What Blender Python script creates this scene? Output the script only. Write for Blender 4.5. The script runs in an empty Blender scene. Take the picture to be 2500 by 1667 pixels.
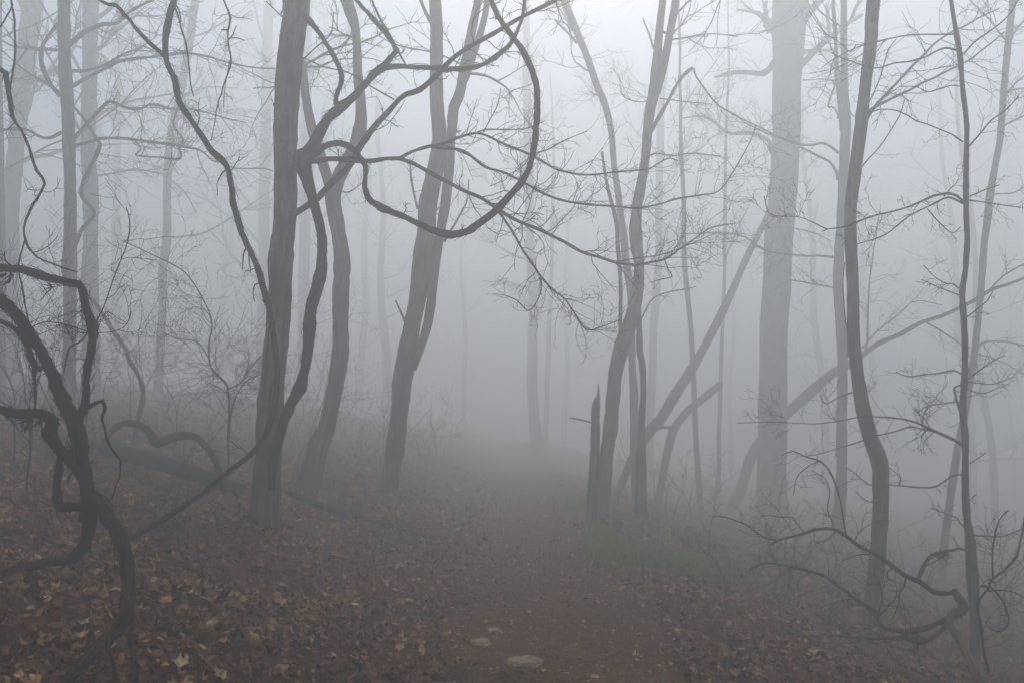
import bpy, math, random
import numpy as np
from mathutils import Vector, Matrix, noise as mnoise

random.seed(7)
rng = np.random.default_rng(7)
S = bpy.context.scene
COL = S.collection

# ---------------------------------------------------------------- camera
PITCH = math.radians(5.48)
CAM = Vector((0.0, 0.0, 1.6))
cd = bpy.data.cameras.new('camera')
cam = bpy.data.objects.new('camera', cd)
COL.objects.link(cam)
cam.location = CAM
cam.rotation_euler = (math.pi / 2 + PITCH, 0, 0)
cd.lens = 28.0
cd.sensor_width = 36.0
cd.clip_start = 0.05
cd.clip_end = 600.0
S.camera = cam

# ---------------------------------------------------------------- sky, sun, exposure
SUN_EL, SUN_AZ = math.radians(51), math.radians(8)
world = bpy.data.worlds.new('World')
S.world = world
world.use_nodes = True
wn = world.node_tree
bg = wn.nodes['Background']
sky = wn.nodes.new('ShaderNodeTexSky')
sky.sky_type = 'NISHITA'
sky.sun_disc = False
sky.sun_elevation = SUN_EL
sky.sun_rotation = SUN_AZ
sky.dust_density = 2.0
sky.air_density = 1.0
wn.links.new(sky.outputs[0], bg.inputs[0])
bg.inputs[1].default_value = 0.10
sl = bpy.data.lights.new('sun', 'SUN')
sl.energy = 0.6
sl.angle = math.radians(25)
sl.color = (1.0, 0.97, 0.93)
so = bpy.data.objects.new('sun', sl)
COL.objects.link(so)
so.rotation_euler = (-(math.pi / 2 - SUN_EL), 0, -SUN_AZ)
S.view_settings.view_transform = 'Standard'
S.view_settings.look = 'None'
S.view_settings.gamma = 1.0
S.view_settings.exposure = 1.05
S.cycles.volume_bounces = 4
S.cycles.max_bounces = 8
S.cycles.use_denoising = True
S.cycles.use_adaptive_sampling = True
S.cycles.adaptive_threshold = 0.015

HAZE_DENSITY = 0.057
HAZE_TOP = 20.6

# ---------------------------------------------------------------- helpers
F = 28.0 / 36.0 * 2500.0
CX, CY = 1250.0, 833.5
cP, sP = math.cos(PITCH), math.sin(PITCH)


def at(px, py, D):
    """point at ground distance D (metres along +Y) on the sight line through photo pixel px, py"""
    u, v = (px - CX) / F, -(py - CY) / F
    dy = cP - v * sP
    k = D / dy
    return Vector((u * k, D, CAM.z + (sP + v * cP) * k))


def mpp(py, D):
    """metres per photo pixel at distance D"""
    v = -(py - CY) / F
    return D / (cP - v * sP) / F


def softplus(x, w):
    return w * np.logaddexp(0.0, x / w)


def H(x, y):
    """height of the ground"""
    x = np.asarray(x, float)
    y = np.asarray(y, float)
    L = softplus(-x - 0.85, 0.16)
    R = softplus(x - 1.55, 0.25)
    z = 5.0 * np.tanh(0.028 * L) + 0.23 * 3.6 * np.tanh(L / 3.6)
    z = z - (5.0 * np.tanh(0.026 * R) + 0.13 * 6 * np.tanh(R / 6))
    edge = np.clip((np.abs(x - 0.35) - 0.6) / 1.2, 0, 1)
    n = 0.05 * np.sin(1.3 * x + 0.7 * y + 1) + 0.04 * np.sin(2.3 * y - 1.7 * x) + 0.025 * np.sin(4.1 * x + 3.2 * y)
    n2 = 0.012 * np.sin(7.3 * x - 4.4 * y) + 0.010 * np.sin(9.7 * y + 5.1 * x + 2)
    far = 0.25 * np.sin(0.21 * x + 0.6) * np.sin(0.17 * y) * np.clip((y - 14) / 20, 0, 1)
    return z + n * edge + n2 * (0.4 + edge) + far


def Hs(x, y):
    return float(H(x, y))


def ground_hit(px, py):
    lo = None
    D = 1.5
    while D < 80:
        p = at(px, py, D)
        if p.z <= Hs(p.x, p.y):
            lo = D
            break
        D += 0.05
    return lo if lo else 40.0


def put(o, parent=None):
    COL.objects.link(o)
    if parent is not None:
        o.parent = parent
        o.matrix_parent_inverse = Matrix.Translation(-parent.location)
    return o


def tag(o, label=None, cat=None, group=None, kind=None):
    if label:
        o['label'] = label
    if cat:
        o['category'] = cat
    if group:
        o['group'] = group
    if kind:
        o['kind'] = kind
    return o


def empty(name, loc, label, cat, group=None):
    o = bpy.data.objects.new(name, None)
    o.empty_display_size = 0.2
    o.location = loc
    COL.objects.link(o)
    return tag(o, label, cat, group)


# ---------------------------------------------------------------- materials
def new_mat(name):
    m = bpy.data.materials.new(name)
    m.use_nodes = True
    nt = m.node_tree
    b = nt.nodes['Principled BSDF']
    b.inputs['Roughness'].default_value = 0.95
    b.inputs['Specular IOR Level'].default_value = 0.10
    return m, nt, b


def ramp(nt, stops):
    r = nt.nodes.new('ShaderNodeValToRGB')
    e = r.color_ramp.elements
    while len(e) < len(stops):
        e.new(0.5)
    for k, (p, c) in enumerate(stops):
        e[k].position = p
        e[k].color = (*c, 1)
    return r


def bark_mat(name, dark, mid, light, fs=(22, 22, 2.4), bump=0.7, moss=None, streak=None, dist=0.02):
    m, nt, b = new_mat(name)
    N, Lk = nt.nodes, nt.links
    a = N.new('ShaderNodeAttribute')
    a.attribute_name = 'bark'
    mp = N.new('ShaderNodeMapping')
    mp.inputs['Scale'].default_value = fs
    Lk.new(a.outputs['Vector'], mp.inputs['Vector'])
    n1 = N.new('ShaderNodeTexNoise')
    n1.inputs['Scale'].default_value = 1.0
    n1.inputs['Detail'].default_value = 6
    n1.inputs['Roughness'].default_value = 0.62
    n1.inputs['Distortion'].default_value = 0.4
    Lk.new(mp.outputs[0], n1.inputs['Vector'])
    n2 = N.new('ShaderNodeTexNoise')
    n2.inputs['Scale'].default_value = 3.2
    n2.inputs['Detail'].default_value = 4
    Lk.new(a.outputs['Vector'], n2.inputs['Vector'])
    r = ramp(nt, [(0.30, dark), (0.52, mid), (0.72, light)])
    Lk.new(n1.outputs['Fac'], r.inputs['Fac'])
    # slow blotches of lichen and wet bark
    mx = N.new('ShaderNodeMix')
    mx.data_type = 'RGBA'
    mx.blend_type = 'MULTIPLY'
    mx.inputs['Factor'].default_value = 1.0
    r2 = ramp(nt, [(0.32, (0.42, 0.42, 0.43)), (0.52, (0.95, 0.94, 0.92)), (0.68, (1.45, 1.45, 1.40))])
    Lk.new(n2.outputs['Fac'], r2.inputs['Fac'])
    Lk.new(r.outputs[0], mx.inputs['A'])
    Lk.new(r2.outputs[0], mx.inputs['B'])
    out = mx.outputs['Result']
    if streak:
        n3 = N.new('ShaderNodeTexNoise')
        n3.inputs['Scale'].default_value = 1.0
        n3.inputs['Detail'].default_value = 5
        mp3 = N.new('ShaderNodeMapping')
        mp3.inputs['Scale'].default_value = (26, 26, 1.6)
        mp3.inputs['Location'].default_value = (3, 7, 1)
        Lk.new(a.outputs['Vector'], mp3.inputs['Vector'])
        Lk.new(mp3.outputs[0], n3.inputs['Vector'])
        r3 = ramp(nt, [(0.60, (0, 0, 0)), (0.68, (1, 1, 1))])
        Lk.new(n3.outputs['Fac'], r3.inputs['Fac'])
        m3 = N.new('ShaderNodeMix')
        m3.data_type = 'RGBA'
        Lk.new(r3.outputs[0], m3.inputs['Factor'])
        Lk.new(out, m3.inputs['A'])
        m3.inputs['B'].default_value = (*streak, 1)
        out = m3.outputs['Result']
    if moss:
        n4 = N.new('ShaderNodeTexNoise')
        n4.inputs['Scale'].default_value = 4.0
        n4.inputs['Detail'].default_value = 8
        Lk.new(a.outputs['Vector'], n4.inputs['Vector'])
        r4 = ramp(nt, [(moss[1], (0, 0, 0)), (moss[1] + 0.14, (1, 1, 1))])
        Lk.new(n4.outputs['Fac'], r4.inputs['Fac'])
        m4 = N.new('ShaderNodeMix')
        m4.data_type = 'RGBA'
        Lk.new(r4.outputs[0], m4.inputs['Factor'])
        Lk.new(out, m4.inputs['A'])
        m4.inputs['B'].default_value = (*moss[0], 1)
        out = m4.outputs['Result']
    Lk.new(out, b.inputs['Base Color'])
    bp = N.new('ShaderNodeBump')
    bp.inputs['Strength'].default_value = bump
    bp.inputs['Distance'].default_value = dist
    Lk.new(n1.outputs['Fac'], bp.inputs['Height'])
    Lk.new(bp.outputs[0], b.inputs['Normal'])
    return m


M = {}
M['bark_grey'] = bark_mat('bark_grey', (0.038, 0.030, 0.021), (0.125, 0.102, 0.076), (0.23, 0.195, 0.150))
M['bark_moss'] = bark_mat('bark_moss', (0.038, 0.031, 0.021), (0.125, 0.104, 0.076), (0.23, 0.197, 0.150),
                          moss=((0.040, 0.048, 0.016), 0.55))
M['bark_brown'] = bark_mat('bark_brown', (0.036, 0.025, 0.016), (0.115, 0.082, 0.056), (0.21, 0.165, 0.118))
M['bark_vine'] = bark_mat('bark_vine', (0.010, 0.007, 0.005), (0.034, 0.022, 0.014), (0.095, 0.062, 0.040),
                          fs=(70, 70, 3.0), bump=0.9)
M['bark_vine_worn'] = bark_mat('bark_vine_worn', (0.012, 0.009, 0.007), (0.040, 0.029, 0.022), (0.095, 0.070, 0.052),
                               fs=(70, 70, 3.0), bump=0.9, streak=(0.24, 0.22, 0.21))
M['twig'] = bark_mat('twig', (0.022, 0.017, 0.014), (0.045, 0.036, 0.031), (0.075, 0.062, 0.052), fs=(60, 60, 8), bump=0.1)
M['deadwood'] = bark_mat('deadwood', (0.075, 0.048, 0.028), (0.17, 0.115, 0.068), (0.28, 0.215, 0.145),
                         fs=(60, 60, 4), bump=0.7)
M['rotten'] = bark_mat('rotten', (0.035, 0.018, 0.010), (0.105, 0.052, 0.026), (0.19, 0.11, 0.062), fs=(50, 50, 5), bump=0.9)
M['log_moss'] = bark_mat('log_moss', (0.012, 0.009, 0.006), (0.034, 0.027, 0.018), (0.075, 0.060, 0.042),
                         fs=(30, 30, 4), moss=((0.040, 0.048, 0.014), 0.50))


def leaf_mat(name, per_object):
    m, nt, b = new_mat(name)
    N, Lk = nt.nodes, nt.links
    if per_object:
        pw = N.new('ShaderNodeMath')
        pw.operation = 'POWER'
        Lk.new(N.new('ShaderNodeObjectInfo').outputs['Random'], pw.inputs[0])
        pw.inputs[1].default_value = 1.35
        src = pw.outputs[0]
    else:
        a = N.new('ShaderNodeAttribute')
        a.attribute_name = 'tint'
        src = a.outputs['Fac']
    r = ramp(nt, [(0.0, (0.020, 0.007, 0.002)), (0.22, (0.085, 0.025, 0.006)), (0.42, (0.215, 0.066, 0.013)),
                  (0.58, (0.175, 0.085, 0.034)), (0.72, (0.35, 0.140, 0.034)), (0.88, (0.48, 0.26, 0.09)),
                  (1.0, (0.58, 0.42, 0.22))])
    Lk.new(src, r.inputs['Fac'])
    g = N.new('ShaderNodeNewGeometry')
    n = N.new('ShaderNodeTexNoise')
    n.inputs['Scale'].default_value = 38
    n.inputs['Detail'].default_value = 4
    Lk.new(g.outputs['Position'], n.inputs['Vector'])
    r2 = ramp(nt, [(0.32, (0.45, 0.42, 0.40)), (0.66, (1.25, 1.22, 1.18))])
    Lk.new(n.outputs['Fac'], r2.inputs['Fac'])
    mx = N.new('ShaderNodeMix')
    mx.data_type = 'RGBA'
    mx.blend_type = 'MULTIPLY'
    mx.inputs['Factor'].default_value = 1
    Lk.new(r.outputs[0], mx.inputs['A'])
    Lk.new(r2.outputs[0], mx.inputs['B'])
    Lk.new(mx.outputs['Result'], b.inputs['Base Color'])
    b.inputs['Roughness'].default_value = 0.6
    b.inputs['Specular IOR Level'].default_value = 0.3
    bp = N.new('ShaderNodeBump')
    bp.inputs['Strength'].default_value = 0.35
    bp.inputs['Distance'].default_value = 0.006
    Lk.new(n.outputs['Fac'], bp.inputs['Height'])
    Lk.new(bp.outputs[0], b.inputs['Normal'])
    return m


M['leaf'] = leaf_mat('fallen_leaf', True)
M['leaf_mass'] = leaf_mat('fallen_leaf_mass', False)


def soil_mat(name, cols, scale, bump):
    m, nt, b = new_mat(name)
    N, Lk = nt.nodes, nt.links
    g = N.new('ShaderNodeNewGeometry')
    n = N.new('ShaderNodeTexNoise')
    n.inputs['Scale'].default_value = scale
    n.inputs['Detail'].default_value = 9
    n.inputs['Roughness'].default_value = 0.68
    Lk.new(g.outputs['Position'], n.inputs['Vector'])
    v = N.new('ShaderNodeTexVoronoi')
    v.inputs['Scale'].default_value = scale * 2.6
    v.inputs['Randomness'].default_value = 1
    Lk.new(g.outputs['Position'], v.inputs['Vector'])
    n0 = N.new('ShaderNodeTexNoise')
    n0.inputs['Scale'].default_value = 1.1
    n0.inputs['Detail'].default_value = 4
    Lk.new(g.outputs['Position'], n0.inputs['Vector'])
    r = ramp(nt, cols)
    Lk.new(n.outputs['Fac'], r.inputs['Fac'])
    r2 = ramp(nt, [(0.0, (0.55, 0.55, 0.55)), (1.0, (1.35, 1.3, 1.25))])
    Lk.new(v.outputs['Color'], r2.inputs['Fac'])
    r0 = ramp(nt, [(0.35, (0.72, 0.72, 0.74)), (0.68, (1.25, 1.2, 1.15))])
    Lk.new(n0.outputs['Fac'], r0.inputs['Fac'])
    out = r.outputs[0]
    for q in (r2, r0):
        mx = N.new('ShaderNodeMix')
        mx.data_type = 'RGBA'
        mx.blend_type = 'MULTIPLY'
        mx.inputs['Factor'].default_value = 1
        Lk.new(out, mx.inputs['A'])
        Lk.new(q.outputs[0], mx.inputs['B'])
        out = mx.outputs['Result']
    Lk.new(out, b.inputs['Base Color'])
    b.inputs['Roughness'].default_value = 0.9
    bp = N.new('ShaderNodeBump')
    bp.inputs['Strength'].default_value = bump
    bp.inputs['Distance'].default_value = 0.03
    ad = N.new('ShaderNodeMath')
    ad.operation = 'ADD'
    Lk.new(n.outputs['Fac'], ad.inputs[0])
    Lk.new(v.outputs['Distance'], ad.inputs[1])
    Lk.new(ad.outputs[0], bp.inputs['Height'])
    Lk.new(bp.outputs[0], b.inputs['Normal'])
    return m


M['floor'] = soil_mat('leafy_soil', [(0.30, (0.018, 0.007, 0.003)), (0.5, (0.075, 0.028, 0.009)), (0.70, (0.19, 0.080, 0.027))], 9, 0.8)
M['path'] = soil_mat('path_soil', [(0.28, (0.030, 0.012, 0.004)), (0.5, (0.088, 0.037, 0.012)), (0.72, (0.165, 0.078, 0.028))], 14, 0.7)
M['stone'] = soil_mat('path_stone', [(0.30, (0.19, 0.145, 0.075)), (0.5, (0.31, 0.245, 0.13)), (0.7, (0.42, 0.34, 0.20))], 22, 0.5)


def grass_mat():
    m, nt, b = new_mat('spring_grass')
    N, Lk = nt.nodes, nt.links
    a = N.new('ShaderNodeAttribute')
    a.attribute_name = 'tint'
    r = ramp(nt, [(0.0, (0.095, 0.125, 0.006)), (0.6, (0.22, 0.27, 0.012)), (0.9, (0.29, 0.31, 0.022)), (1.0, (0.18, 0.15, 0.06))])
    Lk.new(a.outputs['Fac'], r.inputs['Fac'])
    Lk.new(r.outputs[0], b.inputs['Base Color'])
    return m


M['grass'] = grass_mat()


# ---------------------------------------------------------------- mesh building
class MB:
    def __init__(self):
        self.v, self.f3, self.f4, self.bk, self.tint = [], [], [], [], []
        self.n = 0

    def add(self, v, f3=None, f4=None, bk=None, tint=None):
        v = np.asarray(v, float).reshape(-1, 3)
        self.v.append(v)
        self.bk.append(np.zeros_like(v) if bk is None else np.asarray(bk, float).reshape(-1, 3))
        self.tint.append(np.zeros(len(v)) if tint is None else np.asarray(tint, float).reshape(-1))
        if f3 is not None and len(f3):
            self.f3.append(np.asarray(f3, np.int64).reshape(-1, 3) + self.n)
        if f4 is not None and len(f4):
            self.f4.append(np.asarray(f4, np.int64).reshape(-1, 4) + self.n)
        self.n += len(v)

    def mesh(self, name, mat, smooth=True, origin=(0, 0, 0)):
        V = np.concatenate(self.v) - np.asarray(origin, float)
        f3 = np.concatenate(self.f3) if self.f3 else np.zeros((0, 3), np.int64)
        f4 = np.concatenate(self.f4) if self.f4 else np.zeros((0, 4), np.int64)
        me = bpy.data.meshes.new(name)
        nl = f3.size + f4.size
        npoly = len(f3) + len(f4)
        me.vertices.add(len(V))
        me.vertices.foreach_set('co', V.ravel())
        me.loops.add(nl)
        me.loops.foreach_set('vertex_index', np.concatenate([f3.ravel(), f4.ravel()]).astype(np.int32))
        me.polygons.add(npoly)
        ls = np.concatenate([np.arange(len(f3)) * 3, f3.size + np.arange(len(f4)) * 4]).astype(np.int32)
        me.polygons.foreach_set('loop_start', ls)
        me.polygons.foreach_set('use_smooth', np.full(npoly, smooth))
        at_ = me.attributes.new('bark', 'FLOAT_VECTOR', 'POINT')
        at_.data.foreach_set('vector', np.concatenate(self.bk).ravel())
        t_ = me.attributes.new('tint', 'FLOAT', 'POINT')
        t_.data.foreach_set('value', np.concatenate(self.tint))
        me.update(calc_edges=True)
        me.materials.append(mat)
        return me

    def build(self, name, mat, parent=None, smooth=True, origin=None):
        if self.n == 0:
            return None
        og = origin if origin is not None else (parent.location if parent else (0, 0, 0))
        # parts sit at their thing's origin
        me = self.mesh(name, mat, smooth, og)
        o = bpy.data.objects.new(name, me)
        COL.objects.link(o)
        if parent:
            o.parent = parent
        else:
            o.location = og
        return o


def catmull(P, W, step):
    """smooth resampling of a polyline with widths"""
    P = np.asarray(P, float)
    W = np.asarray(W, float)
    n = len(P)
    if n == 2:
        seg = max(2, int(np.linalg.norm(P[1] - P[0]) / step) + 1)
        t = np.linspace(0, 1, seg)[:, None]
        return P[0] + (P[1] - P[0]) * t, W[0] + (W[1] - W[0]) * t[:, 0]
    Q = np.vstack([2 * P[0] - P[1], P, 2 * P[-1] - P[-2]])
    out, ow = [], []
    for i in range(n - 1):
        p0, p1, p2, p3 = Q[i], Q[i + 1], Q[i + 2], Q[i + 3]
        k = max(1, min(24, int(math.ceil(np.linalg.norm(p2 - p1) / step))))
        for j in range(k):
            t = j / k
            out.append(0.5 * ((2 * p1) + (p2 - p0) * t + (2 * p0 - 5 * p1 + 4 * p2 - p3) * t * t
                              + (3 * p1 - p0 - 3 * p2 + p3) * t ** 3))
            ow.append(W[i] + (W[i + 1] - W[i]) * t)
    out.append(P[-1])
    ow.append(W[-1])
    return np.array(out), np.array(ow)


def tube(mb, P, R, sides=8, rough=0.06, lump=0.05, flare=0.0, cap=True, jag=0.0, knots=0.0):
    """a tapered tube along P with uneven bark; parallel transport frames"""
    P = np.asarray(P, float)
    R = np.asarray(R, float)
    n = len(P)
    T = np.gradient(P, axis=0)
    T /= np.linalg.norm(T, axis=1)[:, None] + 1e-9
    ref = np.array([1.0, 0, 0]) if abs(T[0][0]) < 0.8 else np.array([0, 1.0, 0])
    U = np.zeros_like(P)
    u = np.cross(np.cross(T[0], ref), T[0])
    u /= np.linalg.norm(u)
    U[0] = u
    for i in range(1, n):
        u = U[i - 1] - T[i] * np.dot(U[i - 1], T[i])
        U[i] = u / (np.linalg.norm(u) + 1e-9)
    Vv = np.cross(T, U)
    s = np.concatenate([[0], np.cumsum(np.linalg.norm(np.diff(P, axis=0), axis=1))])
    th = np.arange(sides) / sides * 2 * math.pi
    ph = rng.uniform(0, 6.28, 12)
    rr = R[:, None] * np.ones((1, sides))
    sc = 1.0 / max(float(R.mean()), 0.004)
    lum = np.sin(s * sc * 0.22 + ph[0]) + 0.7 * np.sin(s * sc * 0.53 + ph[1]) + 0.5 * np.sin(s * sc * 1.1 + ph[2])
    rr = rr * (1 + lump * lum[:, None])
    for _k in range(int(s[-1] / 0.45) if knots else 0):
        c_, a_ = rng.uniform(0, s[-1]), rng.uniform(0, 6.283)
        w_ = R.mean() * rng.uniform(0.8, 2.0)
        rr = rr * (1 + knots * rng.uniform(0.3, 1.0) * np.exp(-((s - c_) / w_) ** 2)[:, None] * (0.55 + 0.45 * np.cos(th - a_))[None])
    ang = (np.sin(2 * th[None] + ph[3] + s[:, None] * sc * 0.10) * 0.7 + np.sin(3 * th[None] + ph[4] - s[:, None] * sc * 0.13)
           * 0.6 + np.sin(5 * th[None] + ph[5] + s[:, None] * sc * 0.07) * 0.5)
    rr = rr * (1 + rough * ang)
    rr = rr * (1 + rough * 0.6 * rng.normal(0, 1, rr.shape))
    if flare:
        k = np.exp(-s / (R[0] * 2.2))
        lob = 0.55 + 0.45 * np.sin(5 * th + ph[6]) + 0.25 * np.sin(3 * th + ph[7])
        rr = rr * (1 + flare * k[:, None] * lob[None])
    if jag:
        PP = P.copy()
    ct, st = np.cos(th), np.sin(th)
    X = P[:, None, :] + rr[:, :, None] * (U[:, None, :] * ct[None, :, None] + Vv[:, None, :] * st[None, :, None])
    if jag:
        X[-1] += T[-1] * (rng.uniform(-1, 1, sides) ** 3 * jag)[:, None]
        X[-2] += T[-2] * (rng.uniform(-0.5, 0.2, sides) * jag)[:, None]
    o3 = ph[8] * 10
    bk = np.stack([rr * ct[None], rr * st[None], np.repeat(s[:, None], sides, 1)], -1) + np.array([o3, ph[9], 0])
    i = np.arange(n - 1)[:, None] * sides
    j = np.arange(sides)[None]
    j2 = (j + 1) % sides
    f4 = np.stack([i + j, i + j2, i + sides + j2, i + sides + j], -1).reshape(-1, 4)
    v = X.reshape(-1, 3)
    bkf = bk.reshape(-1, 3)
    f3 = []
    if cap:
        c0, c1 = len(v), len(v) + 1
        v = np.vstack([v, P[0] - T[0] * R[0] * 0.3, P[-1] + T[-1] * R[-1] * (0.6 if not jag else -0.8)])
        bkf = np.vstack([bkf, bkf[:sides].mean(0), bkf[-sides:].mean(0)])
        q = np.arange(sides)
        f3 = np.concatenate([np.stack([np.full(sides, c0), (q + 1) % sides, q], -1),
                             np.stack([np.full(sides, c1), (n - 1) * sides + q, (n - 1) * sides + (q + 1) % sides], -1)])
    mb.add(v, f3, f4, bkf)


def twig_batch(mb, tw, sides=3):
    """many thin twigs (all of the same point count) at once: tw = list of (points, r0, r1)"""
    if not tw:
        return
    byn = {}
    for p, r0, r1 in tw:
        byn.setdefault(len(p), []).append((p, r0, r1))
    for n, lst in byn.items():
        P = np.array([[tuple(q) for q in p] for p, _, _ in lst])
        t = np.linspace(0, 1, n)
        r0 = np.array([a for _, a, _ in lst])
        r1 = np.array([a for _, _, a in lst])
        R = r0[:, None] + (r1 - r0)[:, None] * t[None]
        T = np.gradient(P, axis=1)
        T /= np.linalg.norm(T, axis=2)[:, :, None] + 1e-9
        D = P[:, -1] - P[:, 0]
        ref = np.eye(3)[np.argmin(np.abs(D), axis=1)]
        U = np.cross(T, ref[:, None, :])
        U /= np.linalg.norm(U, axis=2)[:, :, None] + 1e-9
        Vv = np.cross(T, U)
        th = np.arange(sides) / sides * 2 * math.pi
        X = (P[:, :, None, :] + R[:, :, None, None] * (U[:, :, None, :] * np.cos(th)[None, None, :, None]
                                                       + Vv[:, :, None, :] * np.sin(th)[None, None, :, None]))
        N = len(lst)
        base = np.arange(N)[:, None, None] * (n * sides)
        i = np.arange(n - 1)[None, :, None] * sides
        j = np.arange(sides)[None, None, :]
        j2 = (j + 1) % sides
        f4 = np.stack([base + i + j, base + i + j2, base + i + sides + j2, base + i + sides + j], -1).reshape(-1, 4)
        s = t[None, :, None] * np.linalg.norm(D, axis=1)[:, None, None]
        bk = np.stack([np.broadcast_to(np.cos(th) * 0.004, X.shape[:3]), np.broadcast_to(np.sin(th) * 0.004, X.shape[:3]),
                       np.broadcast_to(s, X.shape[:3])], -1) + rng.uniform(0, 20, (N, 1, 1, 3))
        mb.add(X.reshape(-1, 3), None, f4, bk.reshape(-1, 3))


R3 = random.Random(11)


def rnd_unit():
    while True:
        v = Vector((R3.uniform(-1, 1), R3.uniform(-1, 1), R3.uniform(-1, 1)))
        if 0.05 < v.length < 1:
            return v.normalized()


def grow(out, p, d, L, r, lvl, wig=0.28, up=0.08, spread=0.9, kids=(3, 5), rmin=0.0013, flat=0.0, n=6):
    """a crooked twig and, below it in rank, its side twigs"""
    pts = [p.copy()]
    q = p.copy()
    dd = d.normalized()
    for k in range(n - 1):
        w = rnd_unit() * wig
        if flat:
            w.z *= (1 - flat)
        dd = (dd + w + Vector((0, 0, up))).normalized()
        q = q + dd * (L / (n - 1)) * R3.uniform(0.75, 1.25)
        pts.append(q.copy())
    out.append((pts, max(r, rmin), max(r * 0.45, rmin * 0.8)))
    if lvl <= 0:
        return
    side = R3.choice((-1, 1))
    for k in range(R3.randint(*kids)):
        t = R3.uniform(0.18, 0.98)
        i = min(n - 2, int(t * (n - 1)))
        fr = t * (n - 1) - i
        b = pts[i].lerp(pts[i + 1], fr)
        tg = (pts[i + 1] - pts[i]).normalized()
        ax = tg.cross(rnd_unit())
        if flat:
            ax = Vector((0, 0, 1)) * side * flat + ax * (1 - flat)
            side = -side
        if ax.length < 1e-4:
            continue
        nd = tg.copy()
        nd.rotate(Matrix.Rotation(spread * R3.uniform(0.55, 1.2), 3, ax.normalized()))
        grow(out, b, nd, L * R3.uniform(0.35, 0.62), r * 0.55, lvl - 1, wig, up, spread, kids, rmin, flat, max(4, n - 1))


def sprout(out, P, R, count, L, lvl=1, t0=0.15, up=0.05, spread=1.0, wig=0.42, rs=0.4, rmin=0.0014, kids=(2, 4), rmax=0.006):
    """side twigs along a traced branch"""
    m = len(P)
    for k in range(count):
        t = R3.uniform(t0, 0.99)
        i = min(m - 2, int(t * (m - 1)))
        b = Vector(P[i])
        tg = (Vector(P[i + 1]) - Vector(P[i])).normalized()
        ax = tg.cross(rnd_unit())
        if ax.length < 1e-3:
            continue
        nd = tg.copy()
        nd.rotate(Matrix.Rotation(spread * R3.uniform(0.6, 1.3), 3, ax.normalized()))
        grow(out, b, nd, R3.uniform(*L), min(rmax, max(rmin * 1.4, R[i] * rs)), lvl, wig, up, 0.9, kids, rmin)


def strips(out, P, R, count, L=(0.03, 0.11), lift=0.7, r=(0.0016, 0.0042), down=0.25):
    """loose shreds of bark that peel off a vine"""
    m = len(P)
    for k in range(count):
        i = R3.randint(0, max(0, m - 2))
        tg = (Vector(P[i + 1]) - Vector(P[i])).normalized()
        if R3.random() < 0.5:
            tg = -tg
        nrm = tg.cross(rnd_unit())
        if nrm.length < 1e-3:
            continue
        nrm.normalize()
        b = Vector(P[i]) + nrm * R[i] * 0.92
        l = R3.uniform(*L)
        pts = [b]
        q = b.copy()
        d = (tg + nrm * lift * R3.uniform(0.1, 0.6)).normalized()
        for s in range(3):
            d = (d + Vector((0, 0, -down * R3.uniform(0, 0.5))) + rnd_unit() * 0.12).normalized()
            q = q + d * l / 3
            pts.append(q.copy())
        rr = R3.uniform(*r)
        out.append((pts, rr, rr * 0.3))


def parse(s):
    return [tuple(float(q) for q in t.split(',')) for t in s.split()]


def trace(s, D, step=0.06, smooth=True, jit=0.0):
    """a traced run 'px,py,w ...' put at its own distance D (number, or list spread along it)"""
    pts = parse(s)
    n = len(pts)
    ln = [0.0]
    for a, b in zip(pts, pts[1:]):
        ln.append(ln[-1] + math.hypot(a[0] - b[0], a[1] - b[1]))
    Ds = [D] if isinstance(D, (int, float)) else list(D)
    P, R = [], []
    for k, (x, y, w) in enumerate(pts):
        d = float(np.interp(ln[k] / ln[-1], np.linspace(0, 1, len(Ds)), Ds)) if len(Ds) > 1 else Ds[0]
        d += jit * R3.uniform(-1, 1)
        P.append(tuple(at(x, y, d)))
        R.append(0.5 * w * mpp(y, d))
    return catmull(P, R, step)


def wobble(P, amp, sc=1.0):
    P = np.array(P)
    o = rng.uniform(0, 50)
    for i in range(len(P)):
        s = mnoise.noise_vector(Vector(P[i]) * sc + Vector((o, o, o)))
        P[i] += np.array(s) * amp
    return P


# ---------------------------------------------------------------- ground and path
def axis(lo, a, b, hi, fine, coarse):
    l = a - np.cumsum(np.geomspace(fine * 1.3, coarse, 34))
    l = l * 1.0
    l = a - (a - l) / (a - l[-1]) * (a - lo)
    r = b + (a - l) / (a - l[-1]) * (hi - b)
    return np.concatenate([l[::-1], np.arange(a, b, fine), r])


def path_edges(y):
    c = 0.35 + 0.05 * np.sin(0.5 * y + 1) + 0.04 * np.sin(1.3 * y)
    hw = 0.82 + 0.07 * np.sin(0.9 * y + 2) + 0.05 * np.sin(2.1 * y)
    return c - hw, c + hw


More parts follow.
